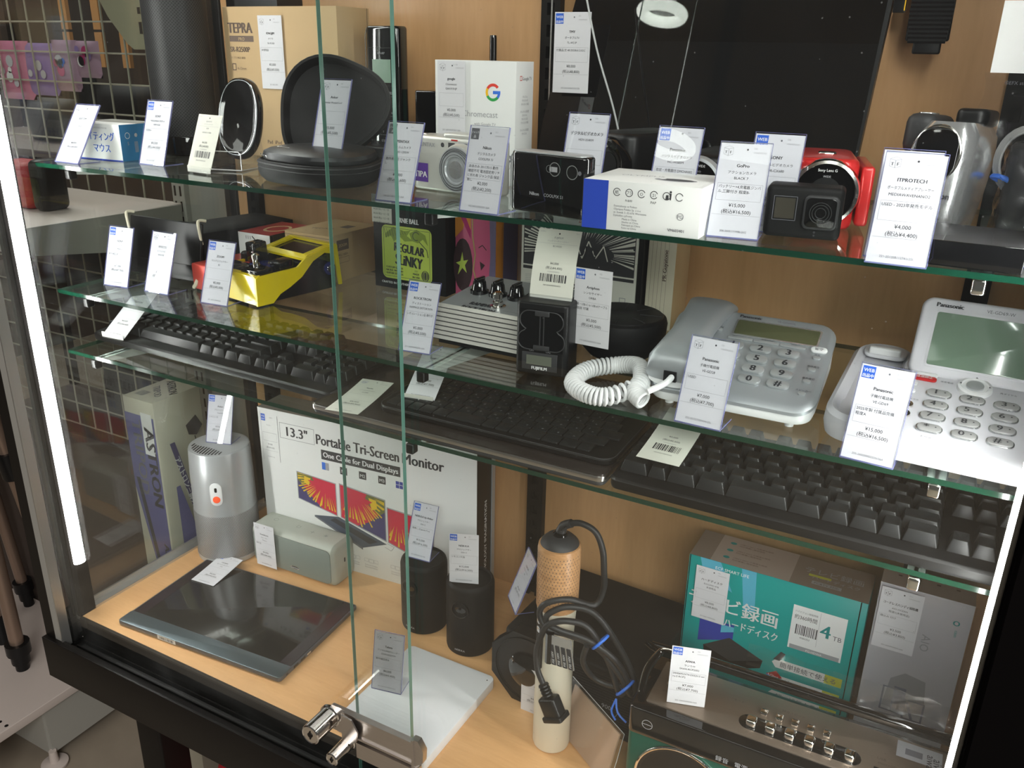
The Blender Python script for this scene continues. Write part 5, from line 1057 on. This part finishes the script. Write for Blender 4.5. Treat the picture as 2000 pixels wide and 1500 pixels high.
m = MB().use('dark_grey'); m.lathe([(22.5, 285), (21, 289), (16, 294), (9, 297)], 40); m.use('black_gloss'); m.lathe([(9, 296.5), (8.5, 299), (6, 301)], 30); m.build('end_cap', g)
m = MB().use('black_plastic'); a0 = R(222)
m.tf = Matrix.Rotation(R(-26), 4, 'Z') @ Matrix.Translation((0, -21.6, 158)) @ Matrix.Rotation(R(90), 4, 'X'); m.rbox(-6, 6, -38, 38, -3, 1.6, 5.9, .6, 8); m.use('silver_bright')
for y in (30, 18, -24): m.rbox(-3.4, 3.4, y - 4, y + 4, 1, 3, 2.6, .8)
m.use('dark_grey')
for i in range(8): m.box(-4, 4, -14 + 3 * i, -12.6 + 3 * i, 1.2, 2)
m.build('button_strip', g)
mat('rubber', (.018, .018, .019), .5)
m = MB().use('rubber'); m.tube([(0, 0, 298), (4, 0, 309), (14, 0, 316)], [6, 5.5, 5.2, 5], 12, False, 6)
for i in range(6): t = i / 5; m.tube([(1 + 10 * t, -6, 301 + 11 * t), (-4 + 10 * t, 0, 304 + 11 * t), (1 + 10 * t, 6, 301 + 11 * t)], .9, 5)
cord = [(12, 0, 315), (26, 2, 319), (42, 6, 312), (50, 10, 290), (51, 14, 262), (50, 18, 236), (44, 10, 216), (24, -14, 228), (4, -28, 222), (-4, -30, 206), (8, -30, 190), (30, -20, 186), (58, 0, 168), (84, 10, 136), (96, 16, 112), (98, 20, 128), (80, 14, 168), (52, 0, 212), (26, -16, 220), (8, -28, 210), (6, -30, 198), (22, -26, 192), (50, -10, 182), (78, 6, 158), (92, 14, 128), (84, 12, 110), (70, 6, 150), (50, -8, 196), (30, -22, 206), (12, -32, 200), (4, -34, 186), (-2, -36, 160), (0, -36, 134), (8, -36, 118)]
m.tube(cord, 3.6, 10, False, 8); m.tube([(50, -12, 176), (44, -8, 148), (52, 4, 122), (74, 12, 116), (92, 14, 128)], 3.4, 10, False, 8); m.build('power_cord', g, 60)
m = MB().use('black_plastic'); m.tf = Matrix.Translation((8, -36, 118)) @ Matrix.Rotation(R(-28), 4, 'Y') @ Matrix.Rotation(R(180), 4, 'X')
for i in range(4): m.lathe([(6, 2 + 4 * i), (6.5, 3.5 + 4 * i), (5, 5 + 4 * i)], 16)
m.rbox(-12, 12, -8.5, 8.5, 18, 44, 4, 2); m.rbox(-14, 14, -10.5, 10.5, 40, 46, 3, 1); m.build('plug', g)
m = MB().use('g_blue'); 
for cx, cy, cz, r_ in ((60, 2, 178, 12), (90, 13, 122, 13)): m.tube([(cx + r_ * math.cos(a) * .6, cy + r_ * math.sin(a), cz + r_ * math.cos(a) * .8) for a in [k * PI / 8 for k in range(16)]], 1.8, 7, True)
m.tube([(86, 0, 112), (92, -6, 100), (104, -6, 92)], 1.2, 6, False, 3); m.tube([(86, 0, 112), (84, -6, 98), (90, -6, 88)], 1.2, 6, False, 3); m.build('cable_tie', g)
m = MB().use('black_gloss'); m.tube([(14, -34, 190), (14, -34, 150)], 5, 8); m.use('silver_bright')
m.tf = Matrix.Translation((30, -36, 170)) @ Matrix.Scale(1.2, 4) @ Matrix.Rotation(R(-10), 4, 'Y'); m.box(-12, 14, -.5, .5, -14, 18)
f = m.face((-12, -.6, -14), (1, 0, 0), (0, 0, 1))
for i in range(4): f.rect(1 + 6.4 * i, 0, 4.6, 22, 'ink', .2); f.text('PSE 100V', 4.6 + 6.4 * i, 2, 3.4, 'ink_white', 'l', rot=90, lift=.4)
m.build('cord_label', g, 0)
tag('price tag mostly hidden behind the cream wand, leaning on the base board', (-.3855, .8002, FL), -1, 'tf', 'SALONIA', 'ブラシ', 'SL', '', '¥4,000', '(税込¥4,400)', '201-260104', 32, 68, 40, 'none')

g = thing('box_projector', 'large matt black box projector with ribbed round lens at its front left corner', 'projector', (-.452, .812, FL), -3)
m = MB().use('black_soft'); m.rbox(8, 205, 8, 190, 2, 100, 10, 4, 5); m.build('housing', g)
m = MB().use('black_plastic'); m.tf = Matrix.Translation((50, 10, 55)) @ Matrix.Rotation(R(90), 4, 'X') ; m.prism([(56 * math.cos(R(22.5 + 45 * i)) * 1.05, 58 * math.sin(R(22.5 + 45 * i))) for i in range(8)], -8, 10, 'z')
for q in range(10): m.lathe([(49 - q * 2.4, 10 - q * 1.6), (49 - q * 2.4, 11.4 - q * 1.0), (47.4 - q * 2.4, 11.4 - q * 1.0), (47.4 - q * 2.4, 10 - q * 1.0)], 44, cap0=False, cap1=False)
m.build('lens_hood', g)
m = MB().use('black_gloss'); m.tf = Matrix.Translation((50, 6, 55)) @ Matrix.Rotation(R(90), 4, 'X'); m.lathe([(27, 9), (22, 13), (12, 16), (.5, 17)], 40); m.build('lens', g)
m = MB(); f = topf(m, 100); f.text('nvo', 88, 98, 14, 'ink_light', wide=1.2, rot=-10); m.build('top_print', g, 0)
m = MB(); f = m.face((0, 7.8, 0), (1, 0, 0), (0, 0, 1)); f.text('900', 160, 42, 9, 'ink_light'); f.ring(160, 45, 16, .6, 'ink_light', -40, 60)
for i in range(20): f.line([(96, 90 - 4 * i), (198, 90 - 4 * i)], .5, 'dark_grey')
m.build('front_print', g, 0)
tag('steeply turned price tag standing on the black box projector', (-.458, .868, FL + .1002), -48, 'tf', 'ORION', 'プロジェクター', 'NV', '', '¥9,000', '(税込¥9,900)', '201-26010', 20, 78, 42, 'L', foot=26)

g = thing('manual_pouch', 'clear plastic pouch with folded beige leaflet leaning behind the cream wand', 'pouch', (-.345, .792, FL), -33, rx=-14)
mat('leaflet', (.52, .37, .27), .6)
m = MB().use('leaflet'); m.box(4, 100, 0, 2, 1, 70); m.build('leaflet', g)
m = MB().use('film'); vv = []; ff = []
for i in range(11):
    for j in range(9): vv.append((-2 + 11 * i, -1.5 + rnd.uniform(-1.1, 1.1), 9.6 * j))
for i in range(10):
    for j in range(8): a = i * 9 + j; ff.append((a, a + 1, a + 10, a + 9))
m.add(vv, ff); m.use('rim_light'); m.tube([(-2, -1, 77), (50, -2, 78), (108, -1, 77), (109, -1, 40), (108, -1, 2)], .5, 5); m.build('clear_sleeve', g, 60)

g, b = carton('recorder_carton', 'teal and taupe hard disk carton with white kana title and four-terabyte label', 'carton', (-.239, .930, FL), 0, 212, 68, 218, 'teal')
mat('taupe', (.24, .19, .155), .6); mat('taupe_light', (.40, .33, .29), .6); mat('teal_light', (.10, .45, .62), .5); mat('yellow_green', (.55, .56, .05), .5)
f = front(b); f.poly([(14, 218), (40, 218), (58, 180), (20, 196)], 'teal_light', .1); f.poly([(66, 218), (84, 218), (88, 160), (74, 160)], 'teal_light', .1)
f.text('ECF SMART LIFE', 34, 207, 6, 'ink_white', 'l', lift=.25); f.text('VIDEO', 34, 199, 5, 'ink_white', 'l', lift=.25)
f.text('テレビ録画', 116, 150, 25, 'ink_white', 'r', bold=.5, wide=.92, lift=.3); f.text('ハードディスク', 119, 130, 14, 'ink_white', 'r', bold=.25, maxw=66, lift=.3)
f.rect(132, 128, 62, 62, 'ink_white', .15); f.rect(134, 128, 58, 6, 'ink_light', .2); f.text('約360時間', 148, 172, 7, 'ink', maxw=26, lift=.3); f.text('ハイビジョン録画時間', 148, 181, 3, 'ink_grey', maxw=26, lift=.3); f.bars(138, 150, 24, 14, 'ink', 26, .3); f.text('4582353', 150, 145, 3.4, 'ink', lift=.3); f.line([(164, 140), (164, 188)], .3, 'ink_light', .3)
mat('teal_ink', (.0, .28, .28), .5); f.text('4', 172, 156, 25, 'teal_ink', bold=.5, lift=.3); f.text('TB', 186, 156, 9, 'ink_grey', lift=.3); f.text('PG-HDWA', 163, 129, 4, 'ink_white', lift=.3)
f.poly([(22, 96), (66, 112), (66, 134), (22, 132)], 'win_blue', .15); f.poly([(50, 118), (66, 124), (66, 131), (50, 130)], 'teal_light', .2)
f.poly([(30, 92), (62, 114), (106, 96), (104, 84), (64, 66), (32, 80)], 'black_plastic', .25); f.poly([(30, 92), (62, 114), (106, 96), (66, 80)], 'dark_grey', .3)
for i, (s_, y_) in enumerate((('簡単接続で使える', 100), ('高速USB3.2(Gen1)', 76), ('超・補償合品対応', 52))):
    f.poly([(122, y_ - 7), (198, y_ - 7), (198, y_ + 6), (122, y_ + 6), (117, y_)], 'white_card', .15); f.rect(180, y_ - 7, 20, 13, 'yellow_green', .18); f.text(s_, 160, y_ - 4, 8.5, 'ink_grey', maxw=66, lift=.3, bold=.1)
f.poly([(118, 104), (126, 104), (132, 116), (126, 118)], 'ink', .35); f.poly([(112, 80), (124, 88), (132, 80), (124, 74)], 'red', .3); f.poly([(112, 80), (124, 76), (120, 70)], 'g_blue', .33); f.text('5Gbps', 121, 77, 6, 'ink_white', lift=.4, maxw=13)
f.rect(30, 14, 170, 12, 'yellow_green', .15); f.text('アイリー  ビデオ', 70, 16, 7, 'ink', lift=.3)
f.rect(204, 0, 1.2, 218, 'black_gloss', .2); f.rect(1, 0, 1, 218, 'black_gloss', .2)
f = topf(b, 218); f.rect(0, 0, 212, 68, 'taupe', .1); f.rect(26, 0, 96, 68, 'taupe_light', .15)
for i in range(3): f.disc(42, 52 - 18 * i, 4, 'teal_ink', .25, ry=3); f.text('USB3.2 Gen1 の高速な接続', 50, 53 - 18 * i, 3.6, 'kraft_print', 'l', lift=.25); f.text('対応機種に簡単接続', 50, 48 - 18 * i, 3.6, 'kraft_print', 'l', lift=.25)
f.text('テレビ録画', 168, 34, 14, 'ink_light', lift=.25); f.text('ハードディスク', 172, 22, 8, 'ink_light', lift=.25); f.rect(140, 26, 26, 5, 'yellow_green', .2); f.rect(146, 10, 34, 7, 'ink_light', .2); f.text('PC&TV 対応', 163, 11.4, 5.4, 'kraft_print', lift=.3)
b.build('carton', g)
tag('price tag stuck to the upper left of the teal hard disk carton', (-.207, .9275, FL + .131), 0, 'tf', 'ハードディスク', 'EXCOMO-4TB', '未使用品', '', '¥8,000', '(税込¥8,800)', '221-26011004226A', 0, 76, 42, 'none', rz=4)

g, b = carton('cleaner_carton', 'white and grey tall carton in crinkled clear film at the far right behind the radio', 'carton', (-.019, .930, FL), 0, 96, 40, 252, 'white_card')
mat('lilac', (.55, .54, .58), .55); mat('slate_pic', (.22, .23, .30), .5)
f = front(b); f.rect(0, 0, 96, 252, 'lilac', .05); f.text('AIO', 52, 200, 13, 'ink_light', 'l', rot=-90, lift=.2); f.text('O', 82, 222, 9, 'teal', bold=.3, lift=.25); f.text('cean', 82, 216, 5, 'teal', 'l', rot=-90, lift=.25)
f.poly([(26, 90), (30, 130), (44, 142), (66, 138), (72, 90)], 'ink_light', .1); f.frame(24, 84, 20, 34, 2, 'slate_pic', .2); f.rect(36, 84, 13, 37, 'slate_pic', .2); f.frame(49, 80, 22, 28, 2, 'slate_pic', .2); f.line([(52, 104), (60, 82)], 3, 'slate_pic', .22)
f = topf(b, 252); f.rect(0, 0, 96, 40, 'taupe_light', .1)
for i in range(4): f.rect(16 + 20 * i, 22, 4, 3, 'kraft_print', .2)
b.build('carton', g)
m = MB().use('film'); vv = []; ff = []; nx, nz = 14, 30
for i in range(nx + 1):
    for j in range(nz + 1): q = rnd.uniform(-1, 1) * (2.2 if j < 12 else .8); vv.append((-2 + 100 * i / nx + q, -2.2 + q * .6 - (3 if 4 < j < 8 else 0), 2 + 250 * j / nz + q))
for i in range(nx):
    for j in range(nz): a = i * (nz + 1) + j; ff.append((a, a + 1, a + nz + 2, a + nz + 1))
m.add(vv, ff); m.build('clear_wrap', g, 12)
tag('price tag stuck to the upper left of the white film-wrapped carton', (.0055, .9265, FL + .169), 0, 'tf', 'コードレスハンディ掃除機', 'AIO-OCEAN', '程度S(未使用品)', '箱込み 付け', '¥3,500', '(税込¥3,850)', '201-26020104235-26A', 0, 80, 44, 'none', top='01r')

# radio cassette recorder
g = thing('radio_cassette', 'green and black radio cassette recorder with bronze metal top, chrome keys and carrying handle', 'radio', (-.232, .7165, FL), 1)
mat('radio_green', (.0, .085, .055), .35); mat('bronze', (.27, .21, .165), .38, .7, stretch=(1, 40, 1), var=.08, vs_=30)
m = MB().use('radio_green'); m.rbox(0, 326, 3, 94, 0, 112, 6, 3, 4); m.use('black_gloss'); m.rbox(0, 326, 0, 96, 112, 147, 6, 2.5, 4); m.build('housing', g)
m = MB().use('bronze'); m.rbox(14, 318, 14, 88, 146, 149, 3, 1); m.build('metal_top', g)
m = MB(); m.tf = Matrix.Translation((62, 2, 62)) @ Matrix.Rotation(R(90), 4, 'X'); m.use('black_plastic'); m.lathe([(48, 0), (48, 1), (40, -1), (.5, -3)], 56); m.use('chrome'); m.tube([(49 * math.cos(a * PI / 28), 49 * math.sin(a * PI / 28), 1) for a in range(56)], 1.7, 8, True); m.build('loudspeaker', g)
m = MB(); f = m.face((0, -.2, 0), (1, 0, 0), (0, 0, 1)); f.ring(22, 130, 6, .7, 'ink_light'); f.line([(17, 130), (27, 130)], .8, 'ink_light')
for s_, x in (('録音', 104), ('電源', 124), ('FM', 136), ('76', 152), ('84', 170), ('92', 188), ('100', 206), ('108', 224)): f.text(s_, x, 118, 7, 'ink_light')
f.text('AM', 136, 104, 6, 'ink_light'); f.frame(112, 60, 120, 50, .8, 'ink_grey', .3); m.build('dial_print', g, 0)
m = MB().use('black_gloss'); m.rbox(110, 232, 24, 46, 148.6, 149.6, 11, .3, 8); m.build('key_bed', g)
for i in range(6):
    m = MB().use('chrome'); x = 118 + 19.5 * i; m.rbox(x, x + 11, 26, 38, 149, 158, 3, 2.5, 4); m.build('cassette_key', g)
for i in range(5):
    m = MB().use('chrome'); x = 128 + 16 * i; m.rbox(x, x + 8, 50, 58, 149, 154, 1.5, 1.2); m.build('mode_key', g)
m = MB().use('silver_bright'); m.lathe([(8, 149), (8, 150), (6.4, 150.5), (6, 161), (5, 162)], 28, (34, 52, 0)); m.build('volume_knob', g)
m = MB(); f = topf(m, 149.1); f.text('マイク入力', 34, 36, 4, 'kraft_print', lift=.1)
for i, s_ in enumerate(('停止', '再生', '早送り', '巻戻し', '一時', '録音')): f.text(s_, 124 + 19.5 * i, 18, 4, 'kraft_print', lift=.1)
for i, s_ in enumerate(('BT', 'SD', 'USB', 'AUX', 'FM')): f.text(s_, 132 + 16 * i, 61, 3.6, 'kraft_print', lift=.1)
f.text('モード', 104, 60, 4, 'kraft_print', lift=.1); f.text('録音スピード', 160, 68, 4, 'kraft_print', lift=.1); f.text('aiwa', 296, 62, 12, 'ink', lift=.3, rot=-90); f.text('USB', 250, 46, 5, 'kraft_print', lift=.1); f.text('microSD', 256, 40, 5, 'kraft_print', lift=.1); f.text('FM', 288, 38, 6, 'kraft_print', lift=.1); f.text('AM', 288, 30, 6, 'kraft_print', lift=.1)
f.rect(262, 60, 42, 24, 'ink_light', .15); f.rect(244, 26, 14, 8, 'black_gloss', .15); f.text('aiwa', 290, 66, 11, 'ink', lift=.3, rot=-90); f.rect(270, 66, 16, 9, 'ink_grey', .25); m.build('top_print', g, 0)
m = MB().use('chrome'); m.rbox(258, 286, 26, 34, 149, 153, 1, .8); m.build('slide_switch', g)
m = MB().use('black_gloss'); m.tube([(6, 20, 150), (2, 50, 156), (6, 82, 160), (14, 92, 162), (320, 92, 162)], 4.2, 12, False, 5); m.rbox(20, 326, 86, 97, 158, 168, 3, 3); m.build('carrying_handle', g)
m = MB().use('chrome'); m.tube([(4, 18, 152), (-1, 50, 159), (4, 80, 164), (12, 86, 166), (26, 87, 166)], 1.2, 8, False, 5); m.build('handle_trim', g)
m = MB().use('film'); vv = []; ff = []
for i in range(15):
    for j in range(5): vv.append((100 + 15 * i, 98 + rnd.uniform(-2, 2), 150 + 12 * j + rnd.uniform(-2, 2)))
for i in range(14):
    for j in range(4): a = i * 5 + j; ff.append((a, a + 1, a + 6, a + 5))
m.add(vv, ff); m.build('clear_film', g, 10)
tag('price tag with blue web square standing on the bronze top of the radio', (-.1784, .7446, FL + .1495), 17, 'web', 'AIWA', 'ラジカセ', 'SAAH-RCP2002', 'SAH06952VT4-D032515 aut|ru-S RCP2', '¥7,000', '(税込¥7,700)', '201-20032205226-26A', 20, 74, 40, 'none', top='02r')

# ================================================================== outside, beyond the left side of the cabinet
mat('mesh_wire', (.42, .40, .32), .4, .3)
g = thing('wire_grid', 'beige square wire grid panel standing behind the cabinet on the left', 'wire grid', (-1.225, 1.06, 1.15))
m = MB().use('mesh_wire')
for i in range(15):
    x = -i * 50.5; m.tube([(x, 0, -420), (x, 0, 700)], 1.9, 6)
for j in range(23): m.tube([(0, 2, -420 + 50.5 * j), (-715, 2, -420 + 50.5 * j)], 1.7, 6)
m.tube([(12, 0, -420), (12, 0, 700)], 2.4, 6); m.build('welded_wires', g)
mat('gondola', (.40, .39, .35), .5, .1); mat('gondola_light', (.60, .52, .47), .55)
g = thing('store_shelving', 'beige metal store shelving unit with slotted post to the left of the cabinet', 'shelving', (-1.6, .95, 0))
m = MB().use('gondola'); m.rbox(375, 405, 85, 115, 60, 1330, 2, 1); m.use('black_metal')
z = 560
while z < 1320: m.box(381, 385, 84.6, 85.2, z, z + 17); m.box(394, 398, 84.6, 85.2, z, z + 17); z += 26
m.build('slotted_post', g)
m = MB().use('gondola'); m.box(405, 500, 96, 100, 700, 1330); m.build('back_plate', g); m = MB().use('far_wall'); m.box(-600, 500, 112, 116, 60, 700); m.build('lower_back_plate', g)
m = MB().use('gondola_light'); m.rbox(-600, 396, -204, 90, 1236, 1250, 2, 1); m.use('gondola'); m.prism([(-204, 1252), (80, 1249), (80, 1176), (-60, 1192), (-190, 1210), (-204, 1212)], 397, 400, 'x'); m.box(-600, 396, -206, -204, 1212, 1252); m.build('shelf_board', g)
m = MB().use('gondola_light'); m.rbox(-620, 30, -260, 108, 150, 172, 3, 2); m.box(-620, 30, -262, -258, 96, 172); m.use('gondola'); m.prism([(-120, 30), (108, 30), (108, 150), (-120, 150)], 14, 20, 'x'); m.box(-620, 14, -124, -120, 30, 150)
m.use('black_plastic')
for i in range(5): m.lathe([(4, 172), (4, 172.3)], 12, (20 - 22 * i, -200, 0))
m.build('bottom_deck', g)
m = MB().use('gondola_light'); m.lathe([(26, 0), (28, 3), (28, 8), (10, 12), (8, 40)], 24, (22, -122, 0)); m.build('levelling_foot', g)

mat('bag_pink', (.62, .22, .34), .35, 0, .3); mat('bag_purple', (.30, .20, .48), .35, 0, .3); mat('bag_mauve', (.42, .26, .36), .4, 0, .3)
def pillow(name, label, cat, loc, w, h, d, mt, yaw=0, rx=0, group=None, dec=None):
    g = thing(name, label, cat, loc, yaw, group, rx=rx); m = MB().use(mt); n = 10
    for s_ in (1, -1):
        vv = [(-w / 2 + w * i / n, s_ * d / 2 * (math.sin(PI * i / n) * math.sin(PI * j / n)) ** .5, h * j / n) for i in range(n + 1) for j in range(n + 1)]
        m.add(vv, [(i * (n + 1) + j, i * (n + 1) + j + 1, (i + 1) * (n + 1) + j + 1, (i + 1) * (n + 1) + j) for i in range(n) for j in range(n)])
    m.build('packet', g, 60)
    if dec:
        m = MB(); f = m.face((-w / 2, -d / 2 - 1, 0), (1, 0, 0), (0, 0, 1)); rnd = random.Random(len(label))
        for i in range(5): f.disc(w * rnd.uniform(.25, .75), h * rnd.uniform(.25, .8), rnd.uniform(5, 11), dec[i % len(dec)], n=12)
        m.build('printed_shape', g, 0)
    return g
pillow('gift_packet', 'pink and white packet hanging at the far left behind the wire grid', 'packet', (-1.665, 1.078, 1.40), 100, 105, 22, 'bag_pink', 0, 0, None, ('lilac', 'white_card'))
pillow('gift_packet', 'purple packet with white curve hanging between the pink and mauve ones', 'packet', (-1.585, 1.078, 1.41), 90, 92, 22, 'bag_purple', 0, 0, None, ('lilac', 'bag_purple'))
pillow('gift_packet', 'mauve packet with small toy pictures, left of the other mauve one', 'packet', (-1.512, 1.078, 1.42), 72, 88, 20, 'bag_mauve', 0, 0, None, ('pink', 'g_blue', 'lilac'))
pillow('gift_packet', 'short mauve and violet packet nearest the black speaker', 'packet', (-1.450, 1.078, 1.445), 66, 62, 20, 'bag_mauve', 0, 0, None, ('bag_purple', 'magenta', 'white_card'))
pillow('backpack', 'black bag hanging low behind the wire grid', 'bag', (-1.50, 1.20, 1.304), 210, 125, 60, 'black_soft')
pillow('dark_bag', 'dark grey crumpled bag at the far left under the pink packet', 'bag', (-1.78, 1.22, 1.304), 170, 90, 60, 'dark_grey')
mat('khaki', (.34, .32, .22), .6)
g = thing('shovel_blade', 'khaki plastic blade hanging point down in front of the wire grid', 'blade', (-1.295, 1.045, 1.545))
m = MB().use('khaki'); m.prism([(-80, 120), (-78, 60), (-40, 0), (0, -42), (14, -50), (40, -50), (52, -20), (52, 120)], -4, 0, 'y'); m.use('dark_grey'); m.box(34, 40, -5, -4, -26, -8); m.box(34, 40, -5, -4, 4, 14); m.build('blade', g)
g = thing('wooden_slat', 'short stretch of orange-brown wooden slats far behind the wire grid', 'wooden slats', (-2.0, 1.50, 1.50)); mat('slat', (.55, .27, .10), .6)
m = MB().use('slat')
for x in (-90, 30, 120):
    m.box(x - 12, x + 14, 0, 10, -50, 30); m.box(x - 12, x + 14, 0, 10, 36, 140)
m.build('slat_row', g)
g = thing('dark_chair', 'dark rounded chair back far behind the wire grid', 'chair', (-2.15, 1.55, 1.32)); m = MB().use('black_soft'); m.rbox(-45, 45, 0, 40, 0, 190, 18, 18, 6); m.build('backrest', g)
mat('driftwood', (.28, .20, .12), .7, var=.3, vs_=30)
g = thing('rope_bundle', 'bundle of straw rope behind the wire grid', 'rope', (-1.40, 1.14, 1.304)); m = MB().use('driftwood')
for i in range(9): m.tube([(-60, 4 * (i % 3), i * 2.4), (-20, 4 * (i % 2), i * 2.8 + 4), (40, 0, i * 2.0), (80, 0, i * 2.2 - 4)], 2.2, 6, False, 4)
m.build('strands', g)
mat('far_red', (.40, .02, .025), .5)
g = thing('red_container', 'red and black plastic container standing on the store shelf at the left', 'container', (-1.345, .845, 1.2505), 0)
m = MB().use('far_red'); m.rbox(-70, 10, 0, 60, 0, 74, 16, 14, 6); m.build('red_shell', g); m = MB().use('black_plastic'); m.rbox(11, 44, 4, 56, 0, 80, 14, 10, 6); m.build('black_end', g)
g = thing('grey_jug', 'grey translucent jug standing behind the wire grid low left', 'jug', (-1.66, 1.17, .984)); m = MB().use('monitor_grey'); m.lathe([(45, 0), (55, 20), (55, 90), (30, 130), (24, 140)], 28); m.build('body', g)
pillow('grey_bag', 'grey bag lying below the store shelf at the left', 'bag', (-1.52, 1.18, .984), 240, 120, 90, 'monitor_grey'); pillow('red_bag', 'dark red bag low behind the tripod carton', 'bag', (-1.40, 1.20, .604), 200, 150, 80, 'far_red')
pillow('dark_clothes', 'dark folded clothes low behind the wire grid', 'clothes', (-1.66, 1.24, .604), 240, 200, 90, 'dark_grey')

# tripod carton and tripods
mat('carton_cream', (.56, .53, .42), .7, var=.1, vs_=12); mat('carton_blue', (.11, .11, .30), .6, var=.2, vs_=10)
g, b = carton('tripod_carton', 'tall worn blue and cream tripod carton seen through the left side glass', 'carton', (-1.190, .855, .172), 0, 72, 98, 788, 'carton_cream', r=1.5)
f = front(b); f.kx = .75; f.rect(0, 300, 92, 460, 'carton_blue', .1); f.poly([(0, 620), (0, 300), (70, 300), (60, 380)], 'carton_cream', .14); f.text('ASTRON', 58, 740, 42, 'ink', 'l', bold=1.5, rot=-90, maxw=220, wide=.9); f.text('TRIPOD', 20, 750, 40, 'ink_grey', 'l', bold=1.2, rot=-90, maxw=190); f.text('AS-401N', 70, 520, 22, 'ink', 'l', bold=1, rot=-90, maxw=120)
f.rect(52, 690, 34, 76, 'white_card', .2); f.bars(56, 700, 26, 40, 'ink_light', 14)
f.poly([(8, 640), (20, 640), (86, 310), (74, 310)], 'ink', .22)
f = right(b, 96); f.poly([(6, 300), (6, 640), (14, 640), (92, 330), (92, 300)], 'carton_blue', .12); f.poly([(4, 720), (14, 720), (96, 380), (86, 370)], 'pic_navy', .2); f.text('アストロン三脚ズーム式三脚 AS-401N', 10, 690, 13, 'ink_white', 'l', rot=-76, bold=.5, lift=.3, maxw=300); f.text('AS-401N', 40, 460, 18, 'ink_white', 'l', rot=-90, bold=.9, lift=.3); f.text('三脚ケース付', 20, 440, 10, 'ink', 'l', rot=-90, lift=.3); f.text('ASTRON', 62, 420, 20, 'kraft_print', 'l', rot=-90, lift=.3)
f.poly([(40, 740), (62, 752), (74, 730), (60, 716), (44, 722)], 'ink', .2); f.poly([(44, 690), (52, 690), (56, 640), (48, 640)], 'ink', .2); f.line([(56, 716), (80, 560)], 2, 'ink', .2); f.line([(62, 700), (92, 580)], 1.2, 'ink_grey', .2); f.poly([(72, 560), (92, 570), (94, 520), (76, 500)], 'ink', .2)
f = topf(b, 788); f.kx = .75; f.text('ASTRON', 52, 60, 22, 'ink', bold=.8, rot=-30, maxw=80); f.text('TRIPOD', 44, 36, 18, 'ink_grey', bold=.6, rot=-30, maxw=70); f.bars(14, 16, 26, 18, 'ink_grey', 12)
b.build('carton', g)

mat('tripod_bronze', (.33, .235, .18), .35, .6)
def tripod(label, top, feet, r=13, bm='tripod_bronze'):
    g = thing('camera_tripod', label, 'tripod', (0, 0, 0)); T_ = Vector(top)
    for ft in feet:
        ft = Vector(ft); d = (T_ - ft); m = MB().use(bm)
        m.tube([ft + d * .08, ft + d * .98], r, 14); m.use('black_plastic'); m.tube([ft, ft + d * .012], r * .8, 14); m.tube([ft + d * .012, ft + d * .045], r * 1.05, 14); m.tube([ft + d * .045, ft + d * .05, ft + d * .085, ft + d * .09], r * 1.7, 14); m.tube([ft + d * .38, ft + d * .43], r * 1.5, 14); m.build('leg', g)
    m = MB().use('black_plastic'); m.tube([T_ + Vector((0, 0, -60)), T_ + Vector((0, 0, 40))], 26, 18); m.build('shoulder', g)
    return g
tripod('bronze-legged camera tripod standing on the store shelf deck at the far left', (-1.62, .80, 1.25), ((-1560, 795, 174),) if False else ((-1500, 800, 174), (-1760, 760, 174), (-1640, 980, 174))) if False else None
def tripod2(label, top, feet, r):
    g = thing('camera_tripod', label, 'tripod', (top[0] * .001, top[1] * .001, feet[0][2] * .001)); O_ = Vector((top[0], top[1], feet[0][2])); T_ = Vector(top) - O_
    for ft in feet:
        ft = Vector(ft) - O_; d = T_ - ft; L_ = d.length; d = d / L_; m = MB()
        m.use('tripod_bronze'); m.tube([ft + d * 60, ft + d * L_], r, 14); m.use('black_plastic'); m.tube([ft, ft + d * 22], r * .95, 14); m.tube([ft + d * 20, ft + d * 46], r * 1.3, 14); m.tube([ft + d * 46, ft + d * 74], r * 1.7, 14); m.tube([ft + d * L_ * .42, ft + d * L_ * .48], r * 1.5, 14); m.build('leg', g)
    m = MB().use('black_plastic'); m.tube([T_ + Vector((0, 0, -50)), T_ + Vector((0, 0, 40))], 24, 18); m.build('shoulder', g)
tripod2('bronze-legged camera tripod standing on the shelf deck at the far left', (-1690, 850, 1250), ((-1718, 878, 172), (-2050, 760, 172), (-1760, 1030, 172)), 15)
tripod2('darker camera tripod behind the bronze one at the far left edge', (-1950, 960, 1250), ((-1841, 912, 172), (-2150, 900, 172), (-1930, 1035, 172)), 13)
g = thing('red_crate', 'dark red crate on the floor under the cabinet', 'crate', (-.915, .72, 0), 3)
m = MB().use('far_red'); m.rbox(0, 520, 0, 270, 0, 420, 12, 6, 4); m.build('crate', g)

g = thing('stock_rack', 'dark rack with boards standing behind the wire grid', 'rack', (-1.75, 1.26, 0))
mat('rack_board', (.10, .075, .06), .6, var=.3, vs_=6)
for z in (590, 970, 1290):
    m = MB().use('rack_board'); m.rbox(-420, 500, -170, 160, z, z + 14, 2, 1); m.build('rack_shelf', g)
for x in (-410, 490):
    m = MB().use('black_metal'); m.box(x - 10, x + 10, 140, 160, 0, 1700); m.build('rack_post', g)
# ceiling ring lamp over the aisle (mirrored by the big black screen)
g = thing('ring_lamp', 'round white ceiling ring lamp over the aisle, mirrored in the large black screen', 'lamp', (-1.37, -1.60, 2.74))
mat('ring_light', (1, 1, 1), .4, emit=(1, .97, .92, 9)); m = MB().use('ring_light'); m.tube([(88 * math.cos(a * PI / 24), 88 * math.sin(a * PI / 24), 0) for a in range(48)], 24, 12, True); m.build('glowing_ring', g)
m = MB().use('white_card'); m.lathe([(50, 10), (50, 30), (50, 262)], 32); m.build('ceiling_mount', g)
